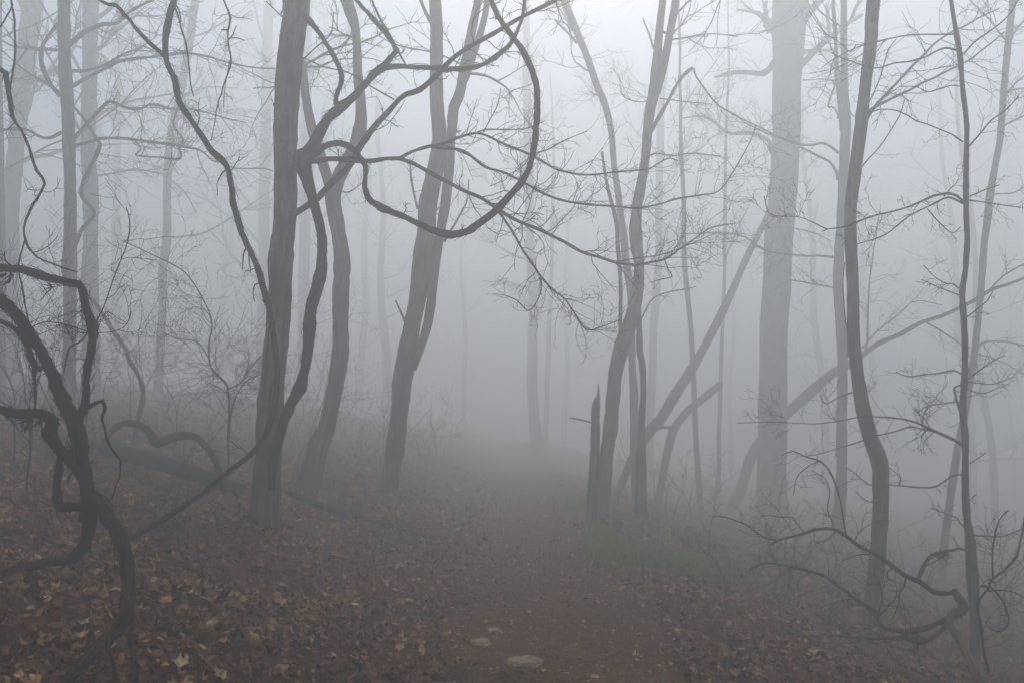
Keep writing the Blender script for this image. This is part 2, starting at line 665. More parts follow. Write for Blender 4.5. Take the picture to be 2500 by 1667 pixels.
def make_ground():
    xs = axis(-120, -11, 13, 120, 0.10, 9)
    ys = axis(-60, -1, 25, 120, 0.10, 9)
    X, Y = np.meshgrid(xs, ys)
    Z = H(X, Y)
    e0, e1 = path_edges(Y)
    inside = np.clip(np.minimum(X - e0, e1 - X) / 0.15, 0, 1) * (np.abs(Y) < 50)
    Z = Z - 0.05 * inside
    near = np.exp(-((X / 14) ** 2 + ((Y - 8) / 16) ** 2))
    Z = Z + (1 - inside) * near * 0.018 * rng.normal(0, 1, Z.shape)
    mb = MB()
    nx, ny = len(xs), len(ys)
    i = np.arange(ny - 1)[:, None] * nx
    j = np.arange(nx - 1)[None]
    f = np.stack([i + j, i + j + 1, i + nx + j + 1, i + nx + j], -1).reshape(-1, 4)
    mb.add(np.stack([X, Y, Z], -1), None, f)
    o = mb.build('forest_floor', M['floor'])
    tag(o, 'brown woodland floor sloping down from left to right', None, None, 'structure')
    # the trodden path
    ys = np.concatenate([np.arange(-4, 24, 0.07), np.arange(24, 48, 0.5)])
    ts = np.linspace(0, 1, 30)
    Yp, Tp = np.meshgrid(ys, ts, indexing='ij')
    e0, e1 = path_edges(Yp)
    rag = 0.10 * np.sin(3.3 * Yp + 1.2) * np.sin(7.1 * Yp) + 0.03 * rng.normal(0, 1, Yp.shape)
    Xp = e0 + (e1 - e0) * Tp + rag * (np.abs(Tp - 0.5) * 2) ** 3
    Zp = H(Xp, Yp) + 0.012 - 0.045 * (np.abs(Tp - 0.5) * 2) ** 8 - 0.035 * (1 - (2 * Tp - 1) ** 2)
    Zp += 0.006 * rng.normal(0, 1, Zp.shape)
    mb = MB()
    nx, ny = len(ts), len(ys)
    i = np.arange(ny - 1)[:, None] * nx
    j = np.arange(nx - 1)[None]
    f = np.stack([i + j, i + j + 1, i + nx + j + 1, i + nx + j], -1).reshape(-1, 4)
    mb.add(np.stack([Xp, Yp, Zp], -1), None, f)
    p = mb.build('dirt_path', M['path'])
    tag(p, 'trodden reddish brown dirt path running straight into the fog', None, None, 'structure')
    return o, p


FLOOR, PATH = make_ground()


# ---------------------------------------------------------------- leaf litter
def leaf_template(k):
    r_ = np.random.default_rng(100 + k)
    n = 14
    a = np.linspace(0, 2 * math.pi, n, endpoint=False) + r_.uniform(-0.08, 0.08, n)
    if k % 3 == 0:      # lobed oak
        rad = 0.40 + 0.13 * np.cos(6 * a) + r_.uniform(-0.05, 0.05, n)
        x, y = rad * np.cos(a) * 1.3, rad * np.sin(a) * 0.85
    elif k % 3 == 1:    # pointed maple
        rad = 0.42 + 0.15 * np.cos(5 * a) + r_.uniform(-0.06, 0.06, n)
        x, y = rad * np.cos(a) * 1.1, rad * np.sin(a) * 1.05
    else:               # plain beech
        rad = 0.44 + r_.uniform(-0.04, 0.04, n)
        x, y = rad * np.cos(a) * 1.2, rad * np.sin(a) * 0.62
    c1, c2, c3 = r_.uniform(-1.2, 1.2), r_.uniform(-1.3, 1.7), r_.uniform(-0.9, 0.9)
    z = c1 * x * x + c2 * y * y + c3 * x * y + r_.uniform(-0.06, 0.06, n)
    v = np.concatenate([[[0, 0, r_.uniform(-0.05, 0.02)]], np.stack([x, y, z], -1)])
    q = np.arange(n)
    f = np.stack([np.zeros(n, int), q + 1, (q + 1) % n + 1], -1)
    return v, f


TPL = [leaf_template(k) for k in range(9)]


def leaf_matrices(x, y, size, tilt, lift):
    n = len(x)
    z = H(x, y)
    e = 0.05
    nx, ny = -(H(x + e, y) - H(x - e, y)) / (2 * e), -(H(x, y + e) - H(x, y - e)) / (2 * e)
    N = np.stack([nx, ny, np.ones(n)], -1) + rng.normal(0, tilt, (n, 3)) * np.array([1, 1, 0.2])
    N /= np.linalg.norm(N, axis=1)[:, None]
    a = rng.uniform(0, 2 * math.pi, n)
    t = np.stack([np.cos(a), np.sin(a), np.zeros(n)], -1)
    U = t - N * (t * N).sum(1)[:, None]
    U /= np.linalg.norm(U, axis=1)[:, None]
    V = np.cross(N, U)
    B = np.stack([U, V, N], -1) * size[:, None, None]
    O = np.stack([x, y, z + lift], -1)
    return B, O


def on_path(x, y, m=0.0):
    e0, e1 = path_edges(y)
    return (x > e0 + m) & (x < e1 - m)


def make_litter():
    xs, ys, ss = [], [], []
    for (d0, d1, rho, s0, s1) in ((2.2, 6, 820, 0.034, 0.088), (6, 10, 470, 0.040, 0.090), (10, 15, 130, 0.07, 0.12), (15, 24, 34, 0.10, 0.16)):
        area = 2 * 0.74 * (d1 * d1 - d0 * d0) / 2
        n = int(area * rho)
        y = np.sqrt(rng.uniform(d0 * d0, d1 * d1, n))
        x = rng.uniform(-0.74, 0.74, n) * y
        keep = ~on_path(x, y, 0.05) & (x < 9 + 0 * x)
        # thinner cover under the right-hand brush and along the path rim
        e0, e1 = path_edges(y)
        rim = np.minimum(np.abs(x - e0), np.abs(x - e1))
        pr = np.where(rim < 0.25, 0.55, 1.0) * np.where(x > 1.2, 0.75, 1.0)
        clump = 0.5 + 0.5 * np.sin(2.1 * x + 1.1 * y) * np.sin(1.7 * y - 2.3 * x + 1)
        pr = pr * (0.62 + 0.38 * clump)
        keep &= rng.uniform(0, 1, n) < pr
        xs.append(x[keep])
        ys.append(y[keep])
        ss.append(rng.uniform(s0, s1, n)[keep] * rng.uniform(0.7, 1.0, n)[keep])
    for px, py, rr in ((640, 1292, 0.20), (754, 1204, 0.26), (947, 1205, 0.3), (2117, 1535, 0.16), (1461, 1292, 0.3), (2383, 1672, 0.08)):
        D = ground_hit(px, py)
        c = at(px, py, D)
        m = 170
        a, q = rng.uniform(0, 6.283, m), rr + np.abs(rng.normal(0, 0.16, m))
        xs.append(c.x + np.cos(a) * q)
        ys.append(D + np.sin(a) * q)
        ss.append(rng.uniform(0.05, 0.10, m))
    x, y, s = map(np.concatenate, (xs, ys, ss))
    n = len(x)
    tint = np.clip(rng.beta(1.6, 2.2, n), 0, 1)
    patch = 0.09 * np.sin(1.9 * x + 0.4) * np.sin(1.3 * y + 2)
    tint = np.clip(tint + patch, 0, 1)
    lift = rng.uniform(0.004, 0.050, n)
    lift[-1020:] += rng.uniform(0, 0.07, 1020)
    B, O = leaf_matrices(x, y, s, 0.55, lift)
    kind = rng.integers(0, 9, n)
    # the leaves that show largest become single pieces of the floor
    dist = np.sqrt(x * x + y * y + 1.2)
    infr = (np.abs(x) < 0.645 * y) & ((1.6 - O[:, 2]) / y < 0.335)
    show = np.where(infr, s / dist, 0)
    top = np.argsort(-show)[:300]
    meshes = []
    for k in range(9):
        mb = MB()
        mb.add(*TPL[k][:1], TPL[k][1])
        meshes.append(mb.mesh('leaf', M['leaf'], True))
    for i in top:
        o = bpy.data.objects.new('leaf', meshes[kind[i]])
        COL.objects.link(o)
        o.parent = FLOOR
        m4 = np.eye(4)
        m4[:3, :3] = B[i]
        m4[:3, 3] = O[i] + np.array([0, 0, 0.012])
        o.matrix_local = Matrix(m4.tolist())
    rest = np.ones(n, bool)
    rest[top] = False
    mb = MB()
    for k in range(9):
        sel = np.where(rest & (kind == k))[0]
        v, f = TPL[k]
        X = np.einsum('nij,vj->nvi', B[sel], v) + O[sel][:, None]
        ff = (f[None] + (np.arange(len(sel)) * len(v))[:, None, None]).reshape(-1, 3)
        mb.add(X, ff, None, None, np.repeat(tint[sel], len(v)))
    o = mb.build('leaf_litter', M['leaf_mass'])
    tag(o, 'thick layer of dead brown leaves covering both banks', 'leaf litter', None, 'stuff')
    # crumbs and stray leaves on the path
    n = 15000
    y = np.sqrt(rng.uniform(4.2 ** 2, 17 ** 2, n))
    e0, e1 = path_edges(y)
    x = e0 + (e1 - e0) * rng.uniform(-0.02, 1.02, n)
    mid = np.abs((x - e0) / (e1 - e0) - 0.5) * 2
    keep = rng.uniform(0, 1, n) < 0.35 + 0.65 * mid ** 2
    x, y = x[keep], y[keep]
    n = len(x)
    s = rng.uniform(0.010, 0.040, n) + (rng.uniform(0, 1, n) > 0.965) * 0.045
    B, O = leaf_matrices(x, y, s, 0.3, np.full(n, 0.006))
    O[:, 2] += 0.002 - 0.02 * 0
    t = np.clip((x - path_edges(y)[0]) / (path_edges(y)[1] - path_edges(y)[0]), 0, 1)
    O[:, 2] += -0.035 * (1 - (2 * t - 1) ** 2) + 0.012
    mb = MB()
    kind = rng.integers(0, 9, n)
    tint = np.where(rng.uniform(0, 1, n) < 0.22, rng.uniform(0.7, 1.0, n), rng.beta(1.5, 2.6, n))
    for k in range(9):
        sel = np.where(kind == k)[0]
        v, f = TPL[k]
        X = np.einsum('nij,vj->nvi', B[sel], v) + O[sel][:, None]
        ff = (f[None] + (np.arange(len(sel)) * len(v))[:, None, None]).reshape(-1, 3)
        mb.add(X, ff, None, None, np.repeat(tint[sel], len(v)))
    o = mb.build('leaf_crumbs', M['leaf_mass'])
    tag(o, 'small broken leaves scattered over the dirt path', 'leaf litter', None, 'stuff')


make_litter()


# ---------------------------------------------------------------- trees
TREE_TOP = 12.6


def finish_trunk(P, R, top=None, lean=0.5):
    """carry a traced trunk (base first) down into the ground and up out of the frame"""
    P, R = list(map(np.array, P)), list(R)
    g = Hs(P[0][0], P[0][1])
    if P[0][2] > g - 0.1:
        d = P[0] - P[min(3, len(P) - 1)]
        d = d / (abs(d[2]) + 1e-6)
        d[0] = max(-0.5, min(0.5, d[0]))
        d[1] = 0
        k = P[0][2] - (g - 0.18)
        m = max(1, int(k / 0.12))
        add = [P[0] + np.array([d[0], 0, -1]) * k * (q + 1) / m for q in range(m)]
        P = add[::-1] + P
        R = [R[0]] * m + R
    if top:
        d = P[-1] - P[-min(6, len(P))]
        d = d / (np.linalg.norm(d) + 1e-9)
        r0 = R[-1]
        z0 = P[-1][2]
        q = P[-1].copy()
        while q[2] < top:
            d = d * 0.985 + np.array([rng.normal(0, 0.02), rng.normal(0, 0.02), 0.03])
            d /= np.linalg.norm(d)
            q = q + d * 0.16
            P.append(q.copy())
            R.append(max(0.012, r0 * (1 - 0.72 * (q[2] - z0) / (top - z0 + 0.01))))
    return np.array(P), np.array(R)


def crown(parent, P, R, zlo, n, L, lvl=2, rs=0.32, kids=(3, 5), up=0.06, rmin=0.002, flat=0.0, name='branch'):
    """limbs of the upper trunk with their twigs: each limb a part, its twigs a part below it"""
    idx = [i for i in range(len(P)) if P[i][2] > zlo]
    if not idx:
        return
    for k in range(n):
        i = idx[int((k + R3.random()) / n * (len(idx) - 1))]
        a = R3.uniform(0, 6.283)
        d = Vector((math.cos(a), math.sin(a), R3.uniform(0.05, 0.8))).normalized()
        out = []
        l = R3.uniform(*L)
        grow(out, Vector(P[i]), d, l, max(0.008, R[i] * rs), lvl, 0.22, up, 0.85, kids, rmin, flat, 8)
        mb = MB()
        pts, r0, r1 = out[0]
        Q, W = catmull([tuple(p) for p in pts], np.linspace(r0, r1, len(pts)), 0.12)
        tube(mb, Q, W, 6, 0.05, 0.04)
        b = mb.build(name, M['bark_grey'], parent)
        mb = MB()
        twig_batch(mb, out[1:])
        t = mb.build('twigs', M['twig'], None, origin=(0, 0, 0))
        if t:
            attach(t, b, parent)


def attach(t, part, thing):
    """make t (built at the world origin) a sub-part of part"""
    t.location = -Vector(thing.location)
    t.parent = part
    t['kind'] = 'stuff'
    return t


def tree(name, label, D, trunk, branches=(), mat='bark_grey', sides=14, top=TREE_TOP, ncrown=5, group=None, cat='tree',
         flare=0.5, zcrown=None, step=0.10, rough=0.045, lump=0.03, extra=(), L=(1.2, 2.6), crown_lvl=2, jag=0.0):
    """trunk traced top to bottom; the base stands on the ground"""
    pts = parse(trunk)
    if D is None:
        D = ground_hit(*pts[-1][:2])
    if top:
        top = min(19.3, max(top, 3.5 + 0.54 * D))
    P, R = trace(' '.join('%g,%g,%g' % p for p in pts[::-1]), D, step)
    P = wobble(P, 0.03, 0.7)
    P, R = finish_trunk(P, R, top)
    base = P[0]
    th = empty(name, (base[0], base[1], Hs(base[0], base[1])), label, cat, group)
    big = float(np.mean(R)) > 0.22
    if big:
        rough, lump = 0.012, 0.012
    mb = MB()
    tube(mb, P, R, sides, rough, lump, flare, jag=jag, knots=0.02 if big else 0.12)
    t = mb.build('trunk', M[mat], th)
    for st, dd in extra:          # further stems of the same tree
        Q, W = trace(' '.join('%g,%g,%g' % p for p in parse(st)[::-1]), D + dd, step)
        if parse(st)[0][1] <= 5 and top:
            Q, W = finish_up(Q, W, top - 0.8)
        mb = MB()
        tube(mb, wobble(Q, 0.02, 0.8), W, max(8, sides - 4), rough, lump)
        mb.build('stem', M[mat], th)
        if top and Q[-1][2] > 6:
            crown(th, Q, W, 6.5, 3, L, crown_lvl)
    for br in branches:
        branch(th, D, *br, mat=mat)
    if top and ncrown:
        crown(th, P, R, zcrown if zcrown else 5.5, ncrown, L, crown_lvl)
    return th, D, P, R


def finish_up(P, R, top):
    P, R = list(map(np.array, P)), list(R)
    d = P[-1] - P[-min(6, len(P))]
    d = d / (np.linalg.norm(d) + 1e-9)
    r0, z0, q = R[-1], P[-1][2], P[-1].copy()
    for k in range(200):
        if q[2] > top:
            break
        d = d * 0.985 + np.array([rng.normal(0, 0.02), rng.normal(0, 0.02), 0.03])
        d /= np.linalg.norm(d)
        q = q + d * 0.16
        P.append(q.copy())
        R.append(max(0.012, r0 * (1 - 0.7 * (q[2] - z0) / (top - z0 + 0.01))))
    return np.array(P), np.array(R)


def branch(th, D, st, d1=0.0, ntw=0, L=(0.25, 0.7), lvl=1, mat='bark_grey', name='branch', sides=7, shred=0, d0=0.0, rough=0.06, kids=(2, 4), up=0.03, pts3=None, step=0.06):
    """a traced limb (from its foot outwards); d1 = how far its tip lies behind (+) or before (-) the trunk"""
    dm = d1 if isinstance(d1, (list, tuple)) else [d0, d1]
    Q, W = trace(st, [D + q for q in dm], step)
    if pts3:
        tail = np.array(pts3)
        Q2, W2 = catmull(np.vstack([Q[-1:], tail]), np.linspace(W[-1], W[-1] * 0.6, len(tail) + 1), 0.12)
        Q, W = np.vstack([Q, Q2[1:]]), np.concatenate([W, W2[1:]])
    Q = wobble(Q, 0.010, 3.0)
    if mat.startswith('bark_vine'):
        rough = max(rough, 0.11)
        Q = wobble(Q, 0.006, 14.0)
    mb = MB()
    tube(mb, Q, W, sides, rough, 0.07, knots=0.45)
    b = mb.build(name, M[mat], th)
    out = []
    if ntw:
        sprout(out, Q, W, ntw, L, lvl, kids=kids, up=up)
    if out:
        mb = MB()
        twig_batch(mb, out)
        t = mb.build('twigs', M['twig'], None, origin=(0, 0, 0))
        attach(t, b, th)
    if shred:
        out = []
        strips(out, Q, W, int(shred * 1.7))
        mb = MB()
        twig_batch(mb, out)
        t = mb.build('bark_shreds', M[mat], None, origin=(0, 0, 0))
        attach(t, b, th)
    return b, Q, W


#@@TREES@@
# --- big grey trunk on the left bank, with its long slanting limb
TB, DB, PB, RB = tree(
    'forest_tree', 'large straight grey trunk on the left bank with a slanting limb and mossy foot', None,
    '730,0,56 714,125,59 702,250,57 695,357,55 694,464,55 690,557,56 682,607,57 679,714,54 674,821,55 666,929,57 661,1057,58 650,1170,62 643,1255,66 640,1292,70',
    [('690,536,17 721,521,17 754,500,16 779,482,16 814,443,16 850,407,16 871,375,16 893,336,15 921,300,15 950,271,14 975,243,14 993,229,13 1021,221,13 1050,200,12 1075,175,12 1107,143,12 1136,121,11 1171,100,11 1229,68,11 1268,46,10 1300,29,10 1357,0,9 1420,-50,7',
      [0, -0.4, -0.7, -0.5], 26, (0.15, 0.5)),
     ('697,190,5 740,145,4 772,115,3 806,83,3 815,30,2', -0.3, 5, (0.1, 0.3)),
     ('741,142,3 790,164,3 850,178,3 900,208,3 960,243,4', [-0.1, -0.4], 14, (0.1, 0.35)),
     ('700,50,3 672,25,3 650,5,2', -0.3, 3, (0.1, 0.2)),
     ('688,133,8 683,128,9', 0.0, 0), ('676,263,7 670,258,7', -0.1, 3, (0.05, 0.12)),
     ], mat='bark_moss', sides=26, flare=0.6, zcrown=5.4, ncrown=7)
# buttress root at its foot
rt = MB()
q = at(640, 1270, DB)
for a, l in ((3.6, 0.34), (2.4, 0.30), (5.4, 0.30), (0.3, 0.26)):
    e = [(q.x + math.cos(a) * k * l, DB + math.sin(a) * k * l) for k in (0.15, 0.4, 0.7, 1.0)]
    Pq = [(x, y, Hs(x, y) + h) for (x, y), h in zip(e, (0.06, 0.03, 0.0, -0.06))]
    tube(rt, *catmull(Pq, [0.10, 0.075, 0.05, 0.03], 0.08), 8, 0.08, 0.05)
rt.build('root', M['bark_moss'], TB)

# --- thick shaggy vine that leaves the foot of that trunk and spreads in loops
VB = empty('shaggy_vine', at(690, 1090, DB - 0.1), 'thick shaggy vine looping out from beside the large grey trunk over the path', 'vine')
VB.location.z = Hs(VB.location.x, VB.location.y)
dv = DB - 0.32
branch(VB, dv, '664,1195,20 670,1120,22 691,1036,23 707,993,23 729,946,24 743,904,25 750,857,25 754,804,26 761,750,26 775,696,25 786,654,24 787,607,24 782,554,22 768,500,24 754,457,27 746,429,29 741,405,32 735,385,33 728,372,28',
       [0.2, 0.0, 0.0, 0.1], mat='bark_vine', name='stem', sides=14, shred=70)
branch(VB, dv, '724,398,24 738,384,27 757,368,26 779,329,24 804,286,24 829,268,24 868,232,20 893,204,18 914,179,17 943,154,14 968,125,12', [0.1, -0.1, 0.1],
       mat='bark_vine', sides=12, shred=50, ntw=6, L=(0.08, 0.25))
branch(VB, dv, '905,192,13 940,166,13 975,161,13 1011,165,13 1082,170,12 1146,168,12 1189,154,11 1229,125,11 1254,96,10 1275,46,9 1282,0,8 1290,-70,7', [0.0, 0.2, 0.5],
       mat='bark_vine', sides=9, shred=24, ntw=12, L=(0.1, 0.4))
branch(VB, dv, '969,127,11 946,89,11 921,57,11 896,29,10 871,0,10 835,-50,9 790,-120,8', [0.1, 0.2, 0.35],
       mat='bark_vine', sides=9, shred=26, ntw=3, L=(0.1, 0.3), pts3=[(-1.95, DB + 0.1, 7.2)])
branch(VB, dv, '989,157,4 975,132,5 946,79,6 929,50,6 907,0,5 895,-50,5', [0.1, 0.1], mat='bark_vine', ntw=4, L=(0.1, 0.25))
branch(VB, dv, '825,268,13 821,236,12 834,200,12 829,164,12 811,129,12 793,100,12 771,68,12 752,46,11 735,30,10', [0.05, -0.05, 0.2],
       mat='bark_vine', sides=9, shred=40)
branch(VB, dv, '732,408,16 743,400,16 768,379,15 786,361,15 814,352,15 839,352,15 864,368,14 882,389,13 893,414,12 891,461,13 904,489,14 939,511,15 993,532,15 1046,557,16 1082,570,17 1111,571,17 1143,562,17 1171,543,17 1207,520,16 1236,489,16 1271,446,16 1296,400,16 1307,339,15 1312,271,15 1309,204,15 1286,143,14 1261,104,13 1229,64,13 1207,21,12 1190,-20,12 1150,-90,10 1100,-150,9',
       [0.1, -0.2, -0.6, -0.9, -0.6, -0.2], mat='bark_vine', sides=12, shred=110, ntw=8, L=(0.05, 0.15), step=0.05)
b5 = '735,402,14 752,397,13 800,391,12 850,391,12 900,393,11 939,388,10 975,388,10'
branch(VB, dv, b5, [0.1, -0.1], mat='bark_vine', sides=9, shred=12)
branch(VB, dv, '972,388,8 1004,371,8 1046,357,8 1075,352,7 1114,338,7 1161,327,6 1189,332,6 1236,354,6 1279,371,6 1325,396,6 1354,413,5 1386,421,5 1429,427,5 1486,423,4 1557,416,4 1586,412,4 1611,396,3 1636,386,3 1655,394,3',
       [-0.1, 0.3, 0.8, 1.2], mat='bark_grey', ntw=34, L=(0.2, 0.6), lvl=2, kids=(2, 3))
branch(VB, dv, '1046,357,7 1075,362,7 1114,364,7 1143,375,7 1168,396,7 1189,411,7 1229,421,6 1271,443,6 1336,475,6 1386,493,6 1450,500,5 1504,505,5 1557,508,5 1604,500,4 1657,486,4 1707,477,4 1754,468,3 1786,425,3 1807,389,3 1832,343,2 1846,304,2',
       [0.0, 0.2, 0.6, 1.0, 1.3], mat='bark_grey', ntw=44, L=(0.2, 0.6), lvl=2, kids=(2, 3))
branch(VB, dv, '1161,327,4 1186,318,4 1240,316,3 1289,312,3 1330,296,2', [0.2, 0.4], mat='bark_grey', ntw=10, L=(0.15, 0.4))
branch(VB, dv, '1180,322,3 1200,285,3 1216,252,2 1222,215,2', [0.2, 0.1], mat='bark_grey', ntw=8, L=(0.1, 0.3))
branch(VB, dv, '1294,378,4 1338,365,3 1371,346,3 1405,332,2 1435,322,2', [0.3, 0.5], mat='bark_grey', ntw=9, L=(0.1, 0.3))
branch(VB, dv, '975,388,10 1011,400,10 1046,418,10 1082,439,10 1129,464,10 1171,482,9 1214,511,9 1264,539,8 1321,564,8 1379,591,8 1421,614,7 1464,627,7 1507,641,7 1557,646,6 1586,641,6 1625,632,5 1661,607,4 1700,582,3 1736,557,3 1796,545,2',
       [-0.1, 0.1, 0.5, 0.9, 1.4], mat='bark_grey', sides=8, ntw=50, L=(0.2, 0.65), lvl=2, kids=(2, 3))
branch(VB, dv, '1214,513,7 1254,571,6 1279,614,6 1304,650,6 1321,675,5 1350,707,5 1379,729,4 1400,757,4 1432,805,4 1471,796,3 1511,782,2',
       [0.3, 0.2, 0.5], mat='bark_grey', ntw=26, L=(0.2, 0.55), lvl=2, kids=(2, 3))
branch(VB, dv, '1320,675,4 1322,705,4 1312,735,3 1290,760,3 1265,735,3 1235,722,2 1204,718,1.5', [0.25, 0.1], mat='bark_grey', ntw=9, L=(0.12, 0.3))
branch(VB, dv, '1510,640,3 1545,632,3 1600,625,3 1650,610,3 1700,590,2 1746,572,2', [0.9, 1.2], mat='bark_grey', ntw=12, L=(0.15, 0.4), lvl=2, kids=(2, 3))
branch(VB, dv, '1621,632,3 1630,655,3 1640,674,3 1610,683,2 1590,690,1.5', [1.1, 1.0], mat='bark_grey', ntw=5, L=(0.1, 0.25))

# --- second tree on the left bank: forked, sinuous
tree('forest_tree', 'sinuous forked grey trunk just right of the large trunk', None,
     '848,0,30 867,61,22 872,120,21 872,179,24 878,250,28 879,304,30 868,357,31 848,395,32 826,435,34 812,475,37 816,518,36 827,571,34 837,643,39 833,714,38 831,786,37 829,857,38 820,929,39 807,1000,42 796,1057,44 780,1090,48 762,1170,48 754,1204,50',
     [('816,455,5 850,470,3 890,440,2 905,400,2', 0.3, 6, (0.15, 0.4))],
     mat='bark_brown', sides=18, extra=[('735,150,20 746,232,22 761,304,24 777,357,24 793,411,27 806,455,26', 0.0)], ncrown=4, zcrown=6.5, lump=0.045, flare=0.8)

# --- third tree: forked, with a slit trunk leaning right
tree('forest_tree', 'leaning forked trunk with a long slit, left edge of the path', None,
     '1062,0,30 1067,107,30 1066,250,33 1072,321,36 1070,357,37 1060,429,40 1046,500,42 1040,571,42 1028,643,42 1020,714,40 1008,786,42 997,857,46 985,929,46 977,1000,43 970,1057,41 964,1100,41 953,1170,39 947,1205,42',
     [('990,785,7 978,760,6 966,735,4', -0.1, 0), ('990,780,4 997,750,3 1001,728,2', 0.1, 3, (0.1, 0.2)),
      ('1030,560,4 1046,535,3 1080,500,3 1100,470,2', -0.2, 8, (0.15, 0.35)),
      ('1085,590,7 1105,555,6 1125,520,5 1140,490,4 1145,440,3', 0.3, 8, (0.15, 0.4)),
      ('1020,510,6 1010,470,6 1003,430,5 1000,390,4', 0.2, 6, (0.15, 0.4)),
      ('1082,330,5 1105,325,5 1124,320,5', -0.2, 5, (0.06, 0.15))],
     mat='bark_brown', sides=18,
     extra=[('1168,0,21 1154,71,22 1132,179,24 1121,232,26 1108,262,26 1102,321,24 1098,357,23 1094,429,24 1086,500,25 1075,571,24 1064,643,22 1054,714,22 1044,786,23 1030,840,20 1010,900,16', -0.05),
            ('1190,0,15 1178,60,16 1160,120,16 1143,180,15 1128,215,14', 0.15)], ncrown=4, zcrown=7, flare=0.8)

# --- left background trees
DA2 = 12.0
tree('forest_tree', 'slender upright trunk with a burl and wandering limbs, far left', DA2,
     '155,0,29 158,107,27 162,215,27 166,357,28 170,460,28 170,557,28 169,600,29 168,640,33 169,680,30 170,786,29 168,920,30 166,1010,32',
     [('146,235,10 130,215,10 115,190,10 104,165,10 101,130,10 110,100,9 143,57,8', [0, -0.5, 0], 6, (0.2, 0.5)),
      ('130,214,5 90,190,4 50,165,3 0,120,3', [-0.3, -0.6], 10, (0.3, 0.7)),
      ('168,112,11 200,82,10 243,62,9 286,57,8 321,25,7 370,2,5 420,-20,4', [0, -0.4, -0.6], 22, (0.3, 0.9), 2),
      ('175,212,9 221,186,8 271,161,8 300,148,7 379,139,6 454,130,5 507,139,5 557,154,4 625,166,4 686,166,3 740,166,3 800,164,2', [0, -0.2, 0.3, 0.8], 40, (0.3, 0.9), 2),
      ('152,640,12 184,596,10 200,561,9 230,521,9 200,479,9 202,446,9 229,393,9 243,357,9 236,343,8 204,289,7 175,257,6', [-0.1, -0.3, -0.2], 6, (0.2, 0.4)),
      ('177,343,9 211,304,9 250,261,8 271,248,8 304,263,7 343,266,6 371,255,6 418,266,5 482,270,4 540,285,3 600,300,2', [0, 0.2, 0.7], 34, (0.3, 0.9), 2),
      ('179,357,9 221,346,8 250,338,8 311,339,7 375,348,6 443,357,6 489,368,5 518,393,4 543,396,4 568,411,3 643,412,3 668,420,2', [0, -0.2, 0.3], 34, (0.3, 0.8), 2),
      ('331,345,4 345,365,4 332,380,4 385,384,5 440,387,6 436,355,5 447,342,5 425,310,5 425,290,4 435,255,4', [0.0, 0.1], 8, (0.2, 0.5)),
      ('150,323,8 121,338,8 96,334,8 68,318,7 36,314,7 0,316,6 -40,310,5', [0, -0.3], 8, (0.3, 0.8))],
     sides=14, ncrown=5, zcrown=6.5, flare=0.3)
tree('forest_tree', 'broad pale trunk leaning right at the far left edge', 21,
     '82,0,44 68,107,42 55,215,38 45,310,36 36,400,35 28,480,35 24,557,36 22,700,36 25,900,38',
     [('60,170,10 100,200,7 150,225,5', 0.5, 12, (0.5, 1.2), 2)], sides=12, ncrown=5, zcrown=8, L=(2, 4))
tree('forest_tree', 'hazy upright trunk behind the slender burled one', 19,
     '222,0,36 219,107,33 219,180,31 217,357,31 220,470,32 221,557,33 221,640,38 221,700,38 220,800,38 220,960,40',
     [('222,300,8 260,270,6 330,245,5 420,230,4', 0.8, 20, (0.5, 1.1), 2), ('222,430,6 270,425,5 330,415,4 400,425,3', -0.6, 12, (0.4, 0.9), 2)],
     sides=12, ncrown=5, zcrown=8, L=(2, 4))
tree('forest_tree', 'thin crooked hazy trunk between the left trees', 24,
     '478,0,19 465,90,19 460,125,18 446,196,17 434,257,17 420,320,18 414,357,18 410,393,18 407,470,18 408,557,20 404,610,20 397,660,19 396,750,19 391,857,20 385,980,21',
     [('430,285,5 436,335,5 445,344,5', -0.2, 0), ('405,430,6 450,470,4 480,520,3', -0.4, 20, (0.4, 1.0), 2), ('440,240,6 500,215,4 580,215,3', 0.6, 24, (0.5, 1.2), 2)],
     sides=10, ncrown=6, zcrown=7, L=(2, 4))
for px, w, D, dx, lab in ((5, 16, 15, -10, 'hazy thin trunk against the left border'), (640, 26, 37, 16, 'faint trunk just left of the large grey trunk'),
                          (741, 26, 36, 10, 'faint trunk seen between the large trunk and its shaggy vine'), (282, 18, 40, 6, 'very faint trunk right of the paired left trunks')):
    tree('forest_tree', lab, D, '%g,0,%g %g,400,%g %g,900,%g' % (px + dx, w * 0.9, px + dx * 0.4, w, px, w * 1.1), [], sides=10, ncrown=9, zcrown=5.5, L=(2, 4.5))

